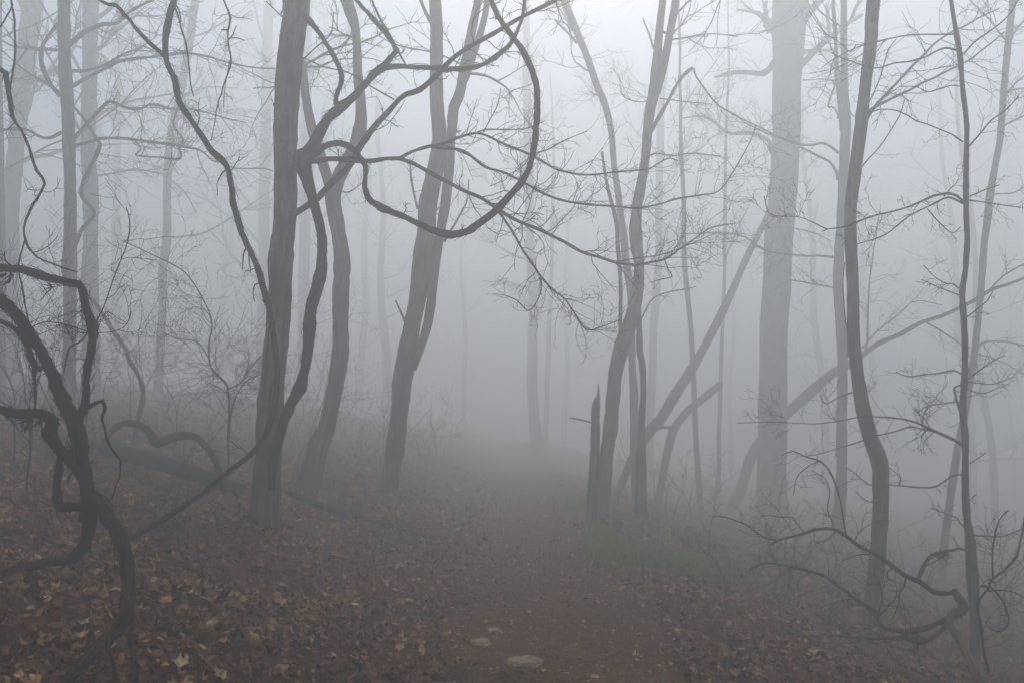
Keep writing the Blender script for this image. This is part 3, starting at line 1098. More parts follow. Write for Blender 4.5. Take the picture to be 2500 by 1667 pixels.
# --- trees right of the path
DF = 13.2
TF, DF, PF, RF = tree('forest_tree', 'leaning multi-stemmed trunk beside the broken stump, right of the path', DF,
     '1619,-10,15 1611,71,19 1599,179,24 1597,214,28 1586,268,25 1579,321,23 1574,380,23 1568,429,24 1557,500,25 1553,571,29 1560,643,24 1559,679,26 1554,714,30 1547,750,31 1538,786,35 1525,821,36 1515,857,34 1503,911,32 1498,964,33 1491,1036,34 1482,1100,34 1475,1170,35 1467,1255,34 1461,1292,36',
     [('1572,350,11 1590,320,10 1610,285,10 1633,245,9 1650,210,8 1672,180,8 1690,165,7', -0.2, 4, (0.2, 0.5)),
      ('1694,167,4 1700,187,4 1732,232,4 1764,264,4 1830,300,3 1886,326,3', [-0.2, 0.4], 14, (0.3, 0.7), 2),
      ('1597,120,5 1585,85,4 1570,45,3', 0.2, 2), ('1600,235,4 1570,250,3 1530,240,3 1513,222,2', 0.3, 14, (0.3, 0.8), 2),
      ('1611,240,3 1680,250,3 1740,255,2', 0.4, 16, (0.3, 0.8), 2),
      ('1565,390,5 1600,375,4 1640,380,4 1690,375,3 1760,382,3', -0.8, 14, (0.2, 0.5), 2),
      ('1560,790,4 1590,735,3 1630,715,3 1700,700,2', 0.3, 5, (0.2, 0.4))],
     mat='bark_brown', sides=16, ncrown=3, zcrown=8, flare=0.3,
     extra=[('1652,-10,19 1637,71,19 1624,143,20 1612,190,21 1602,225,20', 0.05),
            ('1560,735,10 1560,768,12 1560,821,15 1560,857,16 1567,893,16 1570,964,15 1567,1020,17 1566,1070,20 1564,1128,27 1563,1213,31 1563,1300,33 1563,1345,35', 0.1),
            ('1471,372,6 1482,453,8 1503,536,10 1509,600,10 1514,690,10 1514,790,10 1518,840,10', 0.2)])
tree('forest_tree', 'pale bent trunk leaning left behind the multi-stemmed tree', 17,
     '1380,0,16 1406,71,17 1435,143,17 1458,214,17 1474,250,17 1492,321,16 1498,393,15 1507,464,15 1517,540,17 1524,590,19 1529,643,18 1540,720,18 1543,821,18 1543,893,18 1547,964,20 1549,1036,20 1552,1150,22 1556,1260,24',
     [('1408,105,7 1385,80,6 1355,50,5', 0.3, 3), ('1382,15,6 1365,10,5 1350,5,4', 0.2, 3),
      ('1470,235,5 1455,232,4 1440,225,3', 0.2, 10, (0.4, 0.8), 2)], sides=12, ncrown=4, zcrown=9)

# broken stump
SG, DG, PG, RG = tree('broken_stump', 'tall splintered dead stump at the right edge of the path', 12.4,
     '1459,942,3 1459,965,7 1456,978,15 1453,1000,21 1452,1085,22 1448,1170,23 1443,1276,24 1441,1298,27', [], mat='bark_brown', top=None, ncrown=0, cat='stump', sides=14, flare=0.3, step=0.04, rough=0.09, jag=0.10)
branch(SG, 12.4, '1462,1038,5 1443,1030,4 1414,1023,4 1389,1020,3', -0.2, 0, name='broken_limb')

# thick pale trunk
tree('forest_tree', 'thickest trunk, straight and pale in the fog right of centre', 23,
     '1930,0,84 1926,60,80 1925,107,74 1922,160,68 1921,214,65 1919,321,66 1913,429,66 1903,557,66 1896,679,65 1888,857,64 1887,1000,64 1884,1128,66 1882,1255,70 1880,1300,76',
     [('1892,150,14 1875,172,13 1861,180,12 1830,178,12 1793,177,11 1770,182,9 1746,189,7', -0.3, 20, (0.5, 1.2), 2),
      ('1950,140,10 1965,128,9 1989,123,8 2029,123,7 2060,110,5', 0.4, 14, (0.5, 1.2), 2),
      ('1885,375,12 1882,357,11 1871,339,10 1825,325,9 1779,325,8 1736,293,6 1707,284,5 1660,290,3', -0.5, 30, (0.5, 1.2), 2),
      ('1888,60,12 1870,45,10 1840,30,8 1800,25,6', 0.5, 16, (0.5, 1.2), 2)],
     sides=20, ncrown=5, zcrown=11.5, L=(2.0, 3.5), flare=0.4)

# double pale trunk
tree('forest_tree', 'pale trunk splitting into two stems behind the crooked tree', 16.5,
     '2060,-5,15 2060,107,15 2061,160,16 2060,205,18 2064,260,20 2064,310,24 2062,357,25 2057,464,23 2054,557,23 2050,679,22 2054,821,24 2055,964,24 2054,1000,24 2054,1128,25 2051,1213,28 2042,1298,31 2040,1335,34',
     [('2049,285,6 2035,262,5 2022,260,5 2030,230,4 2037,205,4 2020,195,3 1960,196,3', -0.4, 18, (0.3, 0.8), 2),
      ('2048,375,7 2030,360,6 2008,350,6 1985,354,5 1950,352,5 1912,340,5 1860,320,4 1820,300,3 1790,275,2', [-0.2, -0.9], 26, (0.3, 0.8), 2),
      ('2046,440,7 2042,420,7 2025,395,6 1990,378,6 1950,358,5', -0.4, 5),
      ('2048,630,6 2000,625,5 1950,624,5 1870,612,4 1800,573,4 1660,571,3', [-0.2, -0.6], 30, (0.3, 0.9), 2),
      ('2046,705,5 2020,700,4 1980,692,4 1930,684,3', -0.2, 10, (0.3, 0.7)),
      ('2068,230,5 2075,270,4 2085,285,3', 0.1, 3), ('2045,290,5 2055,240,4 2046,160,3 2022,100,3 1975,10,3', -0.3, 10, (0.3, 0.8))],
     sides=12, ncrown=3, zcrown=9, extra=[('2034,-5,9 2040,107,9 2043,180,10 2050,250,11 2056,320,12', 0.0)])

# fan of slanting branches behind the crooked tree
# crooked tree
TM, DM, PM, RM = tree('crooked_tree', 'dark crooked trunk with a bent knee near its foot, right side', None,
     '2133,0,30 2128,70,31 2126,107,30 2110,214,27 2098,321,28 2084,429,27 2073,520,27 2073,607,28 2078,714,28 2083,821,29 2095,929,30 2108,1000,33 2124,1064,34 2147,1128,38 2149,1191,35 2147,1255,35 2139,1340,36 2131,1425,37 2121,1510,42 2117,1535,46',
     [('2096,318,10 2108,303,9 2135,262,8 2160,235,7 2200,190,6 2240,150,6 2290,100,5 2360,60,4 2440,20,3', [0.1, 0.8, 1.6], 18, (0.3, 0.9)),
      ('2098,300,8 2113,280,8 2150,255,7 2230,215,6 2300,180,5 2375,140,4 2450,80,3', [0.1, 0.6, 1.2], 16, (0.3, 0.8)),
      ('2095,420,4 2120,390,3 2145,362,3 2190,295,3 2200,270,2 2209,240,2', [0, -0.3], 3, (0.1, 0.3)),
      ('2118,255,3 2135,220,3 2155,170,3 2170,122,3 2190,95,2', [0, -0.3], 5, (0.1, 0.4)),
      ('2080,700,3 2062,640,2 2060,760,3 2068,810,3 2070,870,3', [-0.1, -0.1], 0),
      ('2092,955,4 2075,960,4 2050,968,3 2015,985,3 2000,965,2', [0, -0.3], 7, (0.1, 0.3)),
      ('2155,1181,4 2130,1185,3 2110,1175,3 2090,1155,2 2066,1140,2', [0, -0.2], 4, (0.1, 0.3)),
      ('2150,1215,4 2125,1225,3 2100,1210,2 2090,1200,2', [0, -0.2], 3, (0.1, 0.2)),
      ('2090,110,3 2075,128,3 2050,105,2 2010,75,2 1975,25,2', [0, 0.3], 8, (0.2, 0.5))],
     mat='bark_grey', sides=22, zcrown=5.5, ncrown=6, flare=0.35, lump=0.02)

# sapling by the right edge with its many thin limbs
TO, DO, PO, RO = tree('knotty_sapling', 'slender knotty sapling near the right edge with thin arching limbs', None,
     '2327,0,9 2337,71,10 2345,132,12 2349,214,11 2358,300,11 2358,357,13 2358,464,12 2362,557,13 2363,589,13 2357,661,12 2348,714,15 2351,786,14 2354,857,13 2354,929,15 2351,1000,14 2359,1077,16 2360,1170,16 2364,1255,17 2372,1319,23 2375,1404,26 2381,1510,23 2382,1620,22 2383,1672,24',
     [('2337,123,5 2311,118,5 2282,127,4 2254,141,4 2221,152,4 2179,156,3 2150,166,3 2121,166,3 2086,154,3 2050,141,3 2029,130,2', [0, -0.3, -0.2], 6, (0.08, 0.25)),
      ('2352,132,4 2379,104,4 2414,79,4 2443,57,3 2468,32,3 2486,0,3 2500,-30,2', [0, 0.3], 8, (0.1, 0.3)),
      ('2343,211,3 2321,209,3 2293,218,3 2264,225,3 2236,214,2 2196,211,2', [0, -0.3], 5, (0.08, 0.2)),
      ('2350,346,4 2329,332,4 2311,323,3 2264,304,3 2236,296,3 2221,286,3 2186,270,3 2150,267,3 2125,277,3', [0, 0.5, 1.0], 10, (0.1, 0.25)),
      ('2362,361,4 2393,325,4 2418,296,4 2454,271,3 2486,236,2', [0, -0.2], 9, (0.1, 0.3)),
      ('2352,495,7 2336,479,7 2311,473,6 2279,479,6 2250,491,5 2229,500,5 2189,514,4 2143,525,4 2100,539,4 2064,554,4 2021,559,3 2007,565,3', [0, -0.4, -0.5], 14, (0.1, 0.35), 2),
      ('2350,497,5 2314,482,5 2289,493,5 2268,504,4 2218,529,4 2179,561,3 2150,577,3 2089,596,2', [0, -0.1, 0.2], 9, (0.1, 0.3)),
      ('2265,508,3 2285,535,3 2310,560,3 2328,569,2 2345,555,2', [-0.1, -0.2], 5, (0.06, 0.2)),
      ('2366,490,4 2400,495,3 2460,502,3 2510,508,2', [0, 0.3], 8, (0.1, 0.3)),
      ('2366,480,3 2400,465,3 2440,452,2', [0, -0.2], 6, (0.08, 0.2)),
      ('2021,560,3 1980,540,3 1950,530,2 1890,527,2 1876,520,2 1865,480,2', [-0.5, -0.5], 10, (0.1, 0.35), 2),
      ('2342,705,4 2325,694,3 2310,693,3 2280,675,2 2255,648,2', [0, -0.2], 7, (0.05, 0.18)),
      ('2341,720,3 2300,705,3 2275,695,2 2249,684,2', [0, 0.1], 4, (0.05, 0.15)),
      ('2357,775,3 2385,755,3 2410,735,3 2425,712,2', [0, 0.2], 4, (0.08, 0.2)),
      ('2350,915,4 2329,905,4 2293,912,3 2257,914,3 2221,918,3 2189,907,2', [0, -0.3], 11, (0.1, 0.3)),
      ('2346,940,5 2330,946,5 2332,964,5 2346,1010,5 2352,1040,5', [-0.05, -0.05], 4, (0.08, 0.2)),
      ('2344,980,3 2300,986,3 2261,991,3 2239,1007,2', [0, -0.3], 10, (0.1, 0.3)),
      ('2360,925,4 2400,896,3 2425,879,3 2454,866,2', [0, -0.2], 9, (0.1, 0.3)),
      ('2364,932,3 2418,939,3 2446,930,2 2478,918,2', [0, 0.2], 7, (0.1, 0.25)),
      ('2362,950,3 2400,960,3 2440,945,2 2465,936,2', [0, 0.3], 6, (0.1, 0.25)),
      ('2349,1083,8 2330,1072,8 2319,1068,7 2281,1051,7 2251,1036,6 2225,1026,5 2183,1019,4 2127,1017,3 2093,1019,3 2055,1028,3 1991,1034,2 1919,1030,2 1800,1032,2', [0, -0.2, 0.0, 0.4], 26, (0.12, 0.4), 2),
      ('2281,1052,5 2251,1047,4 2225,1040,4 2180,1055,3 2140,1065,3 2080,1085,3 2010,1105,2 1950,1113,2', [-0.1, 0.1], 12, (0.1, 0.35)),
      ('2351,1157,4 2323,1162,4 2285,1187,4 2251,1191,4 2196,1185,3 2166,1181,3', [0, 0.1], 3, (0.06, 0.2)),
      ('2196,1185,3 2200,1165,3 2190,1155,2 2170,1140,2', [0.08, 0.0], 4, (0.06, 0.15)),
      ('2366,1130,3 2390,1115,2 2406,1103,2', [0, -0.1], 1, (0.05, 0.1)),
      ('2368,1220,2 2385,1205,2', [0, 0], 2, (0.05, 0.1)),
      ('2370,1345,8 2350,1340,7 2335,1339,6 2310,1345,6 2290,1352,6', [0, -0.1, 0.1], 4, (0.08, 0.2)),
      ('2362,1290,4 2345,1275,4 2335,1262,3 2310,1255,3 2275,1240,2', [0, -0.2], 8, (0.08, 0.2)),
      ('2380,1305,4 2420,1308,4 2450,1308,3 2500,1290,3', [0, 0.4], 8, (0.1, 0.3))],
     mat='bark_moss', sides=12, zcrown=5.0, ncrown=5, flare=0.25, step=0.05, lump=0.06, L=(0.7, 1.5))

# far right trunks
tree('forest_tree', 'pale leaning trunk behind the knotty sapling, far right', 14.5,
     '2474,0,15 2465,71,15 2455,179,15 2443,321,15 2430,400,15 2420,464,16 2411,540,16 2401,607,16 2393,714,15 2383,821,15 2368,929,15 2352,1020,15 2338,1085,16 2327,1170,19 2317,1255,18 2307,1340,18 2301,1425,19',
     [('2447,310,6 2470,298,5 2500,283,4', -0.4, 8, (0.3, 0.6)), ('2466,100,6 2480,75,5 2505,45,4', 0.3, 4),
      ('2387,850,5 2400,836,4 2440,833,4 2480,838,4 2510,848,3', [0, 0.3], 6, (0.2, 0.5)),
      ('2455,230,6 2475,220,5 2505,215,4', 0.3, 6, (0.3, 0.6)),
      ('2383,862,3 2425,875,3 2460,890,2 2500,915,2', [0, 0.2], 12, (0.2, 0.6), 2), ('2430,475,4 2470,472,3 2500,458,3', 0.2, 4)],
     sides=10, ncrown=4, zcrown=7.5, flare=0.2)
tree('forest_tree', 'thin upright hazy stem between the multi-stemmed tree and the thickest trunk', 22,
     '1662,250,9 1664,400,10 1668,500,11 1671,625,12 1679,714,12 1689,839,13 1695,964,13 1698,1060,13 1702,1128,14 1710,1247,15',
     [('1665,590,3 1640,560,3 1600,530,2', 0.2, 10, (0.3, 0.8), 2)], sides=8, ncrown=5, zcrown=6, top=10.5)
tree('forest_tree', 'very thin hazy pole just left of the thickest trunk', 27,
     '1772,300,7 1770,571,9 1768,679,9 1764,786,9 1761,893,10 1757,1000,10 1754,1170,11', [('1768,640,5 1800,560,4 1830,500,3', 0.2, 14, (0.3, 0.9), 2)], sides=8, ncrown=5, zcrown=6, top=10.5)
tree('forest_tree', 'faint wide trunk right of the pale bent tree', 36,
     '1612,300,18 1608,600,18 1596,800,18 1590,960,19 1586,1100,20', [], sides=10, ncrown=8, zcrown=6, L=(2, 4))
tree('forest_tree', 'faint trunk standing in the bright fog at the end of the path', 36,
     '1284,0,17 1288,300,20 1295,600,22 1302,750,24 1299,929,24 1305,1036,26 1311,1085,28 1312,1160,30', [], sides=10, ncrown=7, zcrown=7, L=(2, 4))
tree('forest_tree', 'faint thin pole beside the trunk at the end of the path', 40,
     '1352,400,9 1345,700,10 1335,950,12 1330,1150,13', [], sides=8, ncrown=7, zcrown=6, L=(1.5, 3))

# slanting trees
def leaning(name, label, D, st, mat='bark_grey', brs=(), sides=10):
    Q, W = trace(st, D, 0.12)
    Q, W = list(Q), list(W)
    g = Hs(Q[0][0], Q[0][1])
    if Q[0][2] > g - 0.1:
        d = Q[0] - Q[2]
        d = d / (abs(d[2]) + 1e-6)
        e = Q[0] + np.array([d[0], d[1], -1.0]) * (Q[0][2] - g + 0.2)
        Q, W = [e] + Q, [W[0]] + W
    th = empty(name, (Q[0][0], Q[0][1], Hs(Q[0][0], Q[0][1])), label, 'tree')
    mb = MB()
    tube(mb, np.array(Q), np.array(W), sides, 0.05, 0.04)
    mb.build('trunk', M[mat], th)
    for b in brs:
        branch(th, 0.0, *b)
    return th


leaning('leaning_tree', 'slanting trunk rising right from the stump towards the thickest trunk', [15.5, 20, 23.5],
        '1489,1250,18 1540,1128,22 1583,1055,24 1611,1025,27 1650,961,26 1700,882,23 1746,796,21 1786,714,18 1825,625,16 1864,546,14 1890,480,12 1915,420,10', 'bark_brown',
        [('1850,560,5 1880,555,4 1925,556,4 1990,570,3 2030,590,2', [21, 21], 14, (0.3, 0.8), 2)])
leaning('leaning_tree', 'short broken trunk slanting right below the longer slanting one', [17, 20, 22],
        '1606,1290,17 1612,1200,18 1630,1100,19 1646,1046,20 1682,1000,20 1718,971,19 1748,946,18 1760,936,14', 'bark_brown',
        [('1650,1042,8 1620,1043,8 1590,1045,7', [17, 16.5], 3, (0.3, 0.6))])
leaning('leaning_tree', 'long slanting trunk from behind the thickest trunk up to the right border', [24, 24.5, 22, 17, 14, 13],
        '1760,1290,30 1804,1204,28 1829,1128,26 1851,1085,25 1918,1014,24 1943,989,25 1986,950,25 2029,914,23 2064,893,20 2104,868,14 2143,839,12 2193,818,11 2246,789,10 2300,771,9 2346,750,9 2386,729,9 2421,707,8 2464,693,7 2510,675,6', 'bark_brown',
        [('2415,710,5 2440,682,4 2464,664,4 2510,640,3', [13.5, 13], 5, (0.2, 0.5)), ('2262,787,5 2300,810,4 2343,838,3 2370,850,3', [15, 14], 6, (0.2, 0.5)),
         ('2110,865,6 2118,820,5 2122,700,4 2135,600,3 2150,500,2', [17, 17], 16, (0.3, 0.9), 2),
         ('2105,850,5 2140,810,4 2190,770,4 2235,735,3 2300,745,2', [18, 19], 12, (0.3, 0.9), 2)])

# --- near vines on the left
def vine(name, label, D0, base):
    p = at(base[0], base[1], D0)
    return empty(name, (p.x, p.y, Hs(p.x, p.y)), label, 'vine')


V1 = vine('climbing_vine', 'long dark vine swinging from the top across the large trunk to the ground', 5.6, (315, 1317))
branch(V1, 0, '300,1330,9 315,1317,10 353,1293,10 404,1264,11 459,1230,11 502,1196,11 544,1162,11 595,1123,11 634,1085,12 651,1051,13 668,1000,13 675,929,13 671,857,13 661,779,14 646,714,14 629,657,14 604,600,14 586,550,15 571,500,15 564,457,14 552,404,13 518,371,13 500,346,12 468,296,13 439,250,14 425,193,14 404,134,14 411,46,14 425,0,13 440,-60,12',
       [5.5, 5.7, 6.2, 6.6, 6.5, 6.2, 5.9, 5.9, 6.0], mat='bark_vine', sides=11, shred=120, name='stem', ntw=4, L=(0.08, 0.25), pts3=[(-2.3, 6.5, 6.0), (-2.05, DB, 7.6)])
branch(V1, 0, '400,136,10 371,111,9 339,79,9 304,39,9 282,14,9 264,12,8 243,0,7 225,-20,7', [5.95, 5.9], mat='bark_vine', sides=8, shred=18, ntw=4, L=(0.06, 0.2), pts3=[(-3.3, 6.1, 5.6), (-2.9, 6.6, 7.0), (-2.1, DB, 8.2)])
branch(V1, 0, '424,5,4 443,71,4 457,125,4 464,200,3 471,234,3', [5.95, 5.9], mat='bark_vine', ntw=4, L=(0.06, 0.2))
branch(V1, 0, '425,8,3 437,25,3 441,52,3 432,55,2', [5.95, 5.9], mat='bark_vine', ntw=1, L=(0.04, 0.1))
for st in ('606,598,4 596,612,4 592,640,3 590,660,2', '608,606,4 607,640,3 611,667,2', '638,690,4 622,696,4 618,715,3 620,738,2', '664,785,4 656,805,4 654,840,3 653,868,2', '673,925,4 661,942,4 659,970,3 657,985,2', '668,995,3 676,1030,2 681,1045,1.5', '555,412,4 543,420,4 535,435,3 529,450,2 531,478,1.5'):
    branch(V1, 0, st, [6.08, 6.05] if parse(st)[0][1] < 700 else [6.42, 6.38], mat='bark_vine', name='bark_strip', sides=5)
V3 = empty('hanging_vine', at(546, -60, 6.2), 'thin twiggy vine hanging from the top left of the large trunk', 'vine')
branch(V3, 0, '514,346,2 523,300,2 532,257,3 546,214,3 564,150,4 557,121,4 557,75,4 564,46,5 546,0,5 535,-60,4', [6.0, 6.2], mat='bark_vine', ntw=7, L=(0.08, 0.3), name='stem', pts3=[(-2.0, 6.7, 6.2), (-2.0, DB, 7.4)])
branch(V3, 0, '541,72,4 557,73,4', [6.1, 6.1], mat='bark_vine'); branch(V3, 0, '559,97,3 570,82,3 576,63,2', [6.1, 6.1], mat='bark_vine')
branch(V3, 0, '566,94,3 580,95,3 597,99,2', [6.1, 6.1], mat='bark_vine'); branch(V3, 0, '560,150,2 553,190,2 546,250,2 545,263,1.5', [6.15, 6.1], mat='bark_vine', ntw=3, L=(0.05, 0.15))
branch(V3, 0, '532,250,2 537,275,2', [6.1, 6.1], mat='bark_vine')

V4 = empty('hanging_vine', at(0, 166, 5.0), 'zigzag vine hanging down along the left border', 'vine')
branch(V4, 0, '-30,150,11 0,166,11 14,179,11 25,232,11 32,282,9 50,318,6 68,364,6 89,418,6 107,448,6 75,511,6 61,557,5 62,589,5 86,625,4 129,643,4 157,652,4 189,662,3',
       [5.0, 5.0, 4.9], mat='bark_vine', name='stem', ntw=6, L=(0.06, 0.2), sides=9, shred=10)
branch(V4, 0, '62,589,4 46,646,4 54,707,4 66,775,4 78,805,4 85,840,3', [4.9, 4.7], mat='bark_vine', ntw=5, L=(0.08, 0.3))
branch(V4, 0, '24,238,5 36,143,5 36,71,5 29,11,5 20,-30,5', [4.95, 5.2], mat='bark_vine', ntw=4, L=(0.06, 0.2), pts3=[(-3.1, 5.6, 5.4), (-2.4, 6.6, 7.0), (-2.1, DB, 8.0)])
branch(V4, 0, '29,11,4 10,50,4 -5,75,4', [5.2, 5.1], mat='bark_vine')
branch(V4, 0, '62,589,3 80,618,2 118,600,2 140,575,1.5', [4.9, 4.8], mat='bark_vine', ntw=2, L=(0.05, 0.15))

# the big gnarled vine in the left foreground
V5 = vine('gnarled_vine', 'massive gnarled shaggy vine knotted over the leaves in the left foreground', 4.45, (215, 1290))
bv = dict(mat='bark_vine', sides=16, rough=0.10, step=0.03)
branch(V5, 0, '208,1270,34 216,1237,33 216,1195,33 206,1150,30 200,1115,29 199,1093,29 184,1046,30 166,998,30 145,950,28 132,924,28 119,900,28 96,854,25 77,826,25 57,791,26 29,753,27 0,732,26 -30,716,24 -70,720,22', [4.45, 4.45, 4.45, 4.35, 4.2, 4.0],
       shred=150, name='stem', ntw=3, L=(0.06, 0.2), pts3=[(-3.35, 3.9, 2.0), (-3.7, 3.9, 1.5), (-3.85, 3.95, 0.9)], **bv)
branch(V5, 0, '187,1030,20 201,1003,17 208,979,17 211,940,17 212,900,18 220,858,19 224,830,19 224,801,19 216,772,18 207,743,17 197,707,17 188,696,18 170,691,17 153,688,17 115,678,17 86,669,17 48,658,18 20,656,17 -10,657,16 -60,680,15', [4.45, 4.4, 4.3, 4.2],
       shred=110, ntw=3, L=(0.05, 0.15), pts3=[(-3.3, 4.3, 2.1), (-3.6, 4.4, 1.2)], **bv)
branch(V5, 0, '205,1178,20 193,1160,20 172,1128,21 143,1095,22 126,1072,23 121,1057,25 126,1035,25 118,1018,23 107,1013,23 92,1008,24 77,1007,24 38,1009,22 0,996,20 -40,985,18', [4.45, 4.35, 4.2, 4.1], shred=80,
       pts3=[(-3.2, 4.1, 1.45), (-3.5, 4.2, 1.0)], **bv)
branch(V5, 0, '100,905,12 92,900,13 84,895,13 77,877,14 67,845,13 52,820,11 29,799,9 0,784,8 -40,770,8', [4.4, 4.3], shred=30, pts3=[(-3.2, 4.3, 1.8)], **bv)
branch(V5, 0, '80,880,11 82,920,8 84,950,5 86,1000,4', [4.35, 4.3], shred=24, ntw=0, **{**bv, 'sides': 7})
branch(V5, 0, '205,1232,22 180,1235,20 160,1235,19 146,1228,18 139,1210,16 143,1170,15 145,1132,14 150,1100,13', [4.45, 4.5], shred=50, **bv)
branch(V5, 0, '222,1225,34 215,1290,28 202,1330,27 185,1352,26 170,1362,25 140,1366,24 120,1369,22 66,1382,20 20,1392,17 -30,1400,14', [4.5, 4.6, 4.75, 4.6, 4.35], shred=60, **bv)
bw = dict(bv, mat='bark_vine_worn')
wb = branch(V5, 0, '224,1215,30 238,1232,30 255,1254,29 275,1280,30 290,1305,31 308,1356,31 316,1400,31 316,1436,30 311,1476,30 300,1516,30 285,1538,29 266,1556,28 234,1590,28 186,1636,28 149,1672,28 110,1710,26', [4.45, 4.4, 4.2, 3.9, 3.6, 3.35], shred=90, **bw)
branch(V5, 0, '312,1460,12 319,1489,11 324,1569,10 327,1622,10 338,1672,9 342,1700,9', [4.0, 3.75, 3.35], shred=16, **{**bw, 'sides': 8})
branch(V5, 0, '262,1560,10 266,1590,9 279,1625,9 287,1667,8 290,1700,8', [3.65, 3.3], shred=10, **{**bw, 'sides': 8})
branch(V5, 0, '300,1420,8 292,1370,6 276,1320,5 280,1290,4', [4.2, 4.3], shred=4, **{**bw, 'sides': 7})
branch(V5, 0, '214,994,10 228,987,9 241,981,9 250,980,9 256,984,9 258,998,8 253,1012,7 252,1023,7 254,1045,6 256,1061,5 264,1088,5 275,1105,4 287,1122,4 291,1151,4 283,1189,3 272,1218,3', [4.45, 4.4, 4.6], shred=6, **{**bv, 'sides': 8})
for st, d in (('72,1012,10 68,1030,8 60,1045,6 58,1055,3', 4.25), ('68,1030,5 55,1035,4 48,1046,2', 4.25), ('100,1015,10 98,1028,7 92,1036,4', 4.2), ('95,1030,4 85,1040,3', 4.2), ('20,1003,8 15,1020,5', 4.1),
              ('120,697,5 125,706,4 118,708,2', 4.25), ('30,672,8 25,690,5 18,692,3', 4.2), ('12,668,6 0,676,5', 4.2), ('175,1150,4 160,1175,2', 4.4), ('235,1195,7 248,1210,5 262,1222,2', 4.4), ('178,1120,6 172,1090,5 168,1085,3', 4.35)):
    branch(V5, 0, st, [d, d - 0.05], mat='bark_vine', name='bark_strip', sides=6, rough=0.15, shred=6, step=0.02)
branch(V5, 0, '233,789,4 254,749,3 277,686,3 298,631,3 312,589,3 316,543,3 307,507,2', [4.3, 4.4], ntw=6, L=(0.12, 0.3), mat='twig', name='shoot', sides=5)
branch(V5, 0, '216,808,3 200,830,4 185,840,4 168,848,4 160,870,4 155,910,3', [4.35, 4.6], ntw=3, L=(0.1, 0.25), mat='twig', name='shoot', sides=5)
branch(V5, 0, '80,797,3 104,788,3 140,790,3 175,798,3 212,808,3', [4.5, 4.4], ntw=9, L=(0.12, 0.4), mat='twig', name='shoot', sides=5, lvl=2)
branch(V5, 0, '232,812,2 270,810,2 300,800,2 315,780,2 320,760,1.5', [4.4, 4.8], ntw=6, L=(0.1, 0.3), mat='twig', name='shoot', sides=5)

# blurred heart-shaped arch of a vine behind the log
V6 = vine('arching_vine', 'vine bent into two low arches behind the mossy log', 8.6, (536, 1165))
branch(V6, 0, '250,1100,15 264,1064,15 289,1038,16 323,1032,17 357,1047,18 375,1070,19 385,1080,19 408,1072,17 447,1062,17 481,1068,17 510,1094,16 527,1128,15 538,1165,15 545,1190,15', [8.0, 8.2, 8.5, 8.4], mat='bark_vine', sides=10, name='stem', shred=40)
V7 = vine('arching_vine', 'slanting vine stem rising left from the arches into the haze', 9.5, (335, 1040))
branch(V7, 0, '325,1085,9 335,1030,9 348,979,10 348,950,10 336,915,10 325,895,10 314,877,10 300,841,10 274,805,10 239,749,9 203,711,8 180,690,7 165,650,6', [9.2, 9.4, 9.8, 11.0, 11.8], mat='bark_brown', sides=9, name='stem', ntw=5, L=(0.1, 0.4))


# --- fallen wood
def lying(name, label, st, off=0.5, mat='log_moss', sides=14, cat='log', brs=(), shred=0, jag=0.0, rough=0.06, dz=0.0, part='trunk'):
    """a piece of dead wood lying on the ground along a traced line"""
    pts = parse(st)
    P, R = [], []
    for x, y, w in pts:
        D = ground_hit(x, y + w * 0.4)
        g = at(x, y + w * 0.4, D)
        r = 0.5 * w * mpp(y, D)
        P.append((g.x, g.y, Hs(g.x, g.y) + r * off + dz))
        R.append(r)
    P, R = catmull(P, R, 0.06)
    th = empty(name, (P[0][0], P[0][1], Hs(P[0][0], P[0][1])), label, cat)
    mb = MB()
    tube(mb, P, R, sides, rough, 0.05, jag=jag)
    mb.build(part, M[mat], th)
    for b in brs:
        branch(th, 0.0, *b)
    return th


lying('fallen_log', 'mossy fallen log on the left bank leading to the large trunk', '190,1085,38 280,1103,40 340,1122,41 425,1145,40 510,1174,38 585,1200,34', 0.95, jag=0.06, rough=0.09)
lying('fallen_branch', 'long dead branch lying right of the large trunk', '665,1190,10 720,1210,13 770,1230,16 850,1255,16 930,1278,15 1000,1300,14 1065,1312,11', 0.7, sides=9)
lying('fallen_branch', 'thin forked stick lying on the leaves in the middle of the bank', '745,1373,5 790,1368,6 840,1362,5 885,1356,4', 0.9, 'deadwood', 7, 'stick')
lying('fallen_branch', 'dark curved stick among leaves right of the gnarled vine', '350,1570,9 395,1590,11 425,1610,11 448,1640,10 455,1672,9', 0.6, 'bark_vine', 8, 'stick')
lying('fallen_branch', 'thin twig lying on the path near the bottom edge', '1405,1620,2 1440,1617,3 1480,1621,2', 1.0, 'deadwood', 5, 'stick')
lying('rotten_log', 'rotten reddish log in the bottom right corner', '2400,1672,40 2460,1660,44 2510,1655,46 2570,1650,46', 0.55, 'rotten', jag=0.05, rough=0.10)
lying('fallen_branch', 'thick fallen bough low in the right brush', '2020,1545,10 2080,1585,18 2130,1605,22 2190,1632,24 2260,1665,24', 0.5, 'bark_brown', 10)
lying('fallen_branch', 'slim pale stick lying left beside the gnarled vine', '30,1180,3 60,1170,3 85,1160,4 112,1161,3', 0.9, 'deadwood', 5, 'stick')

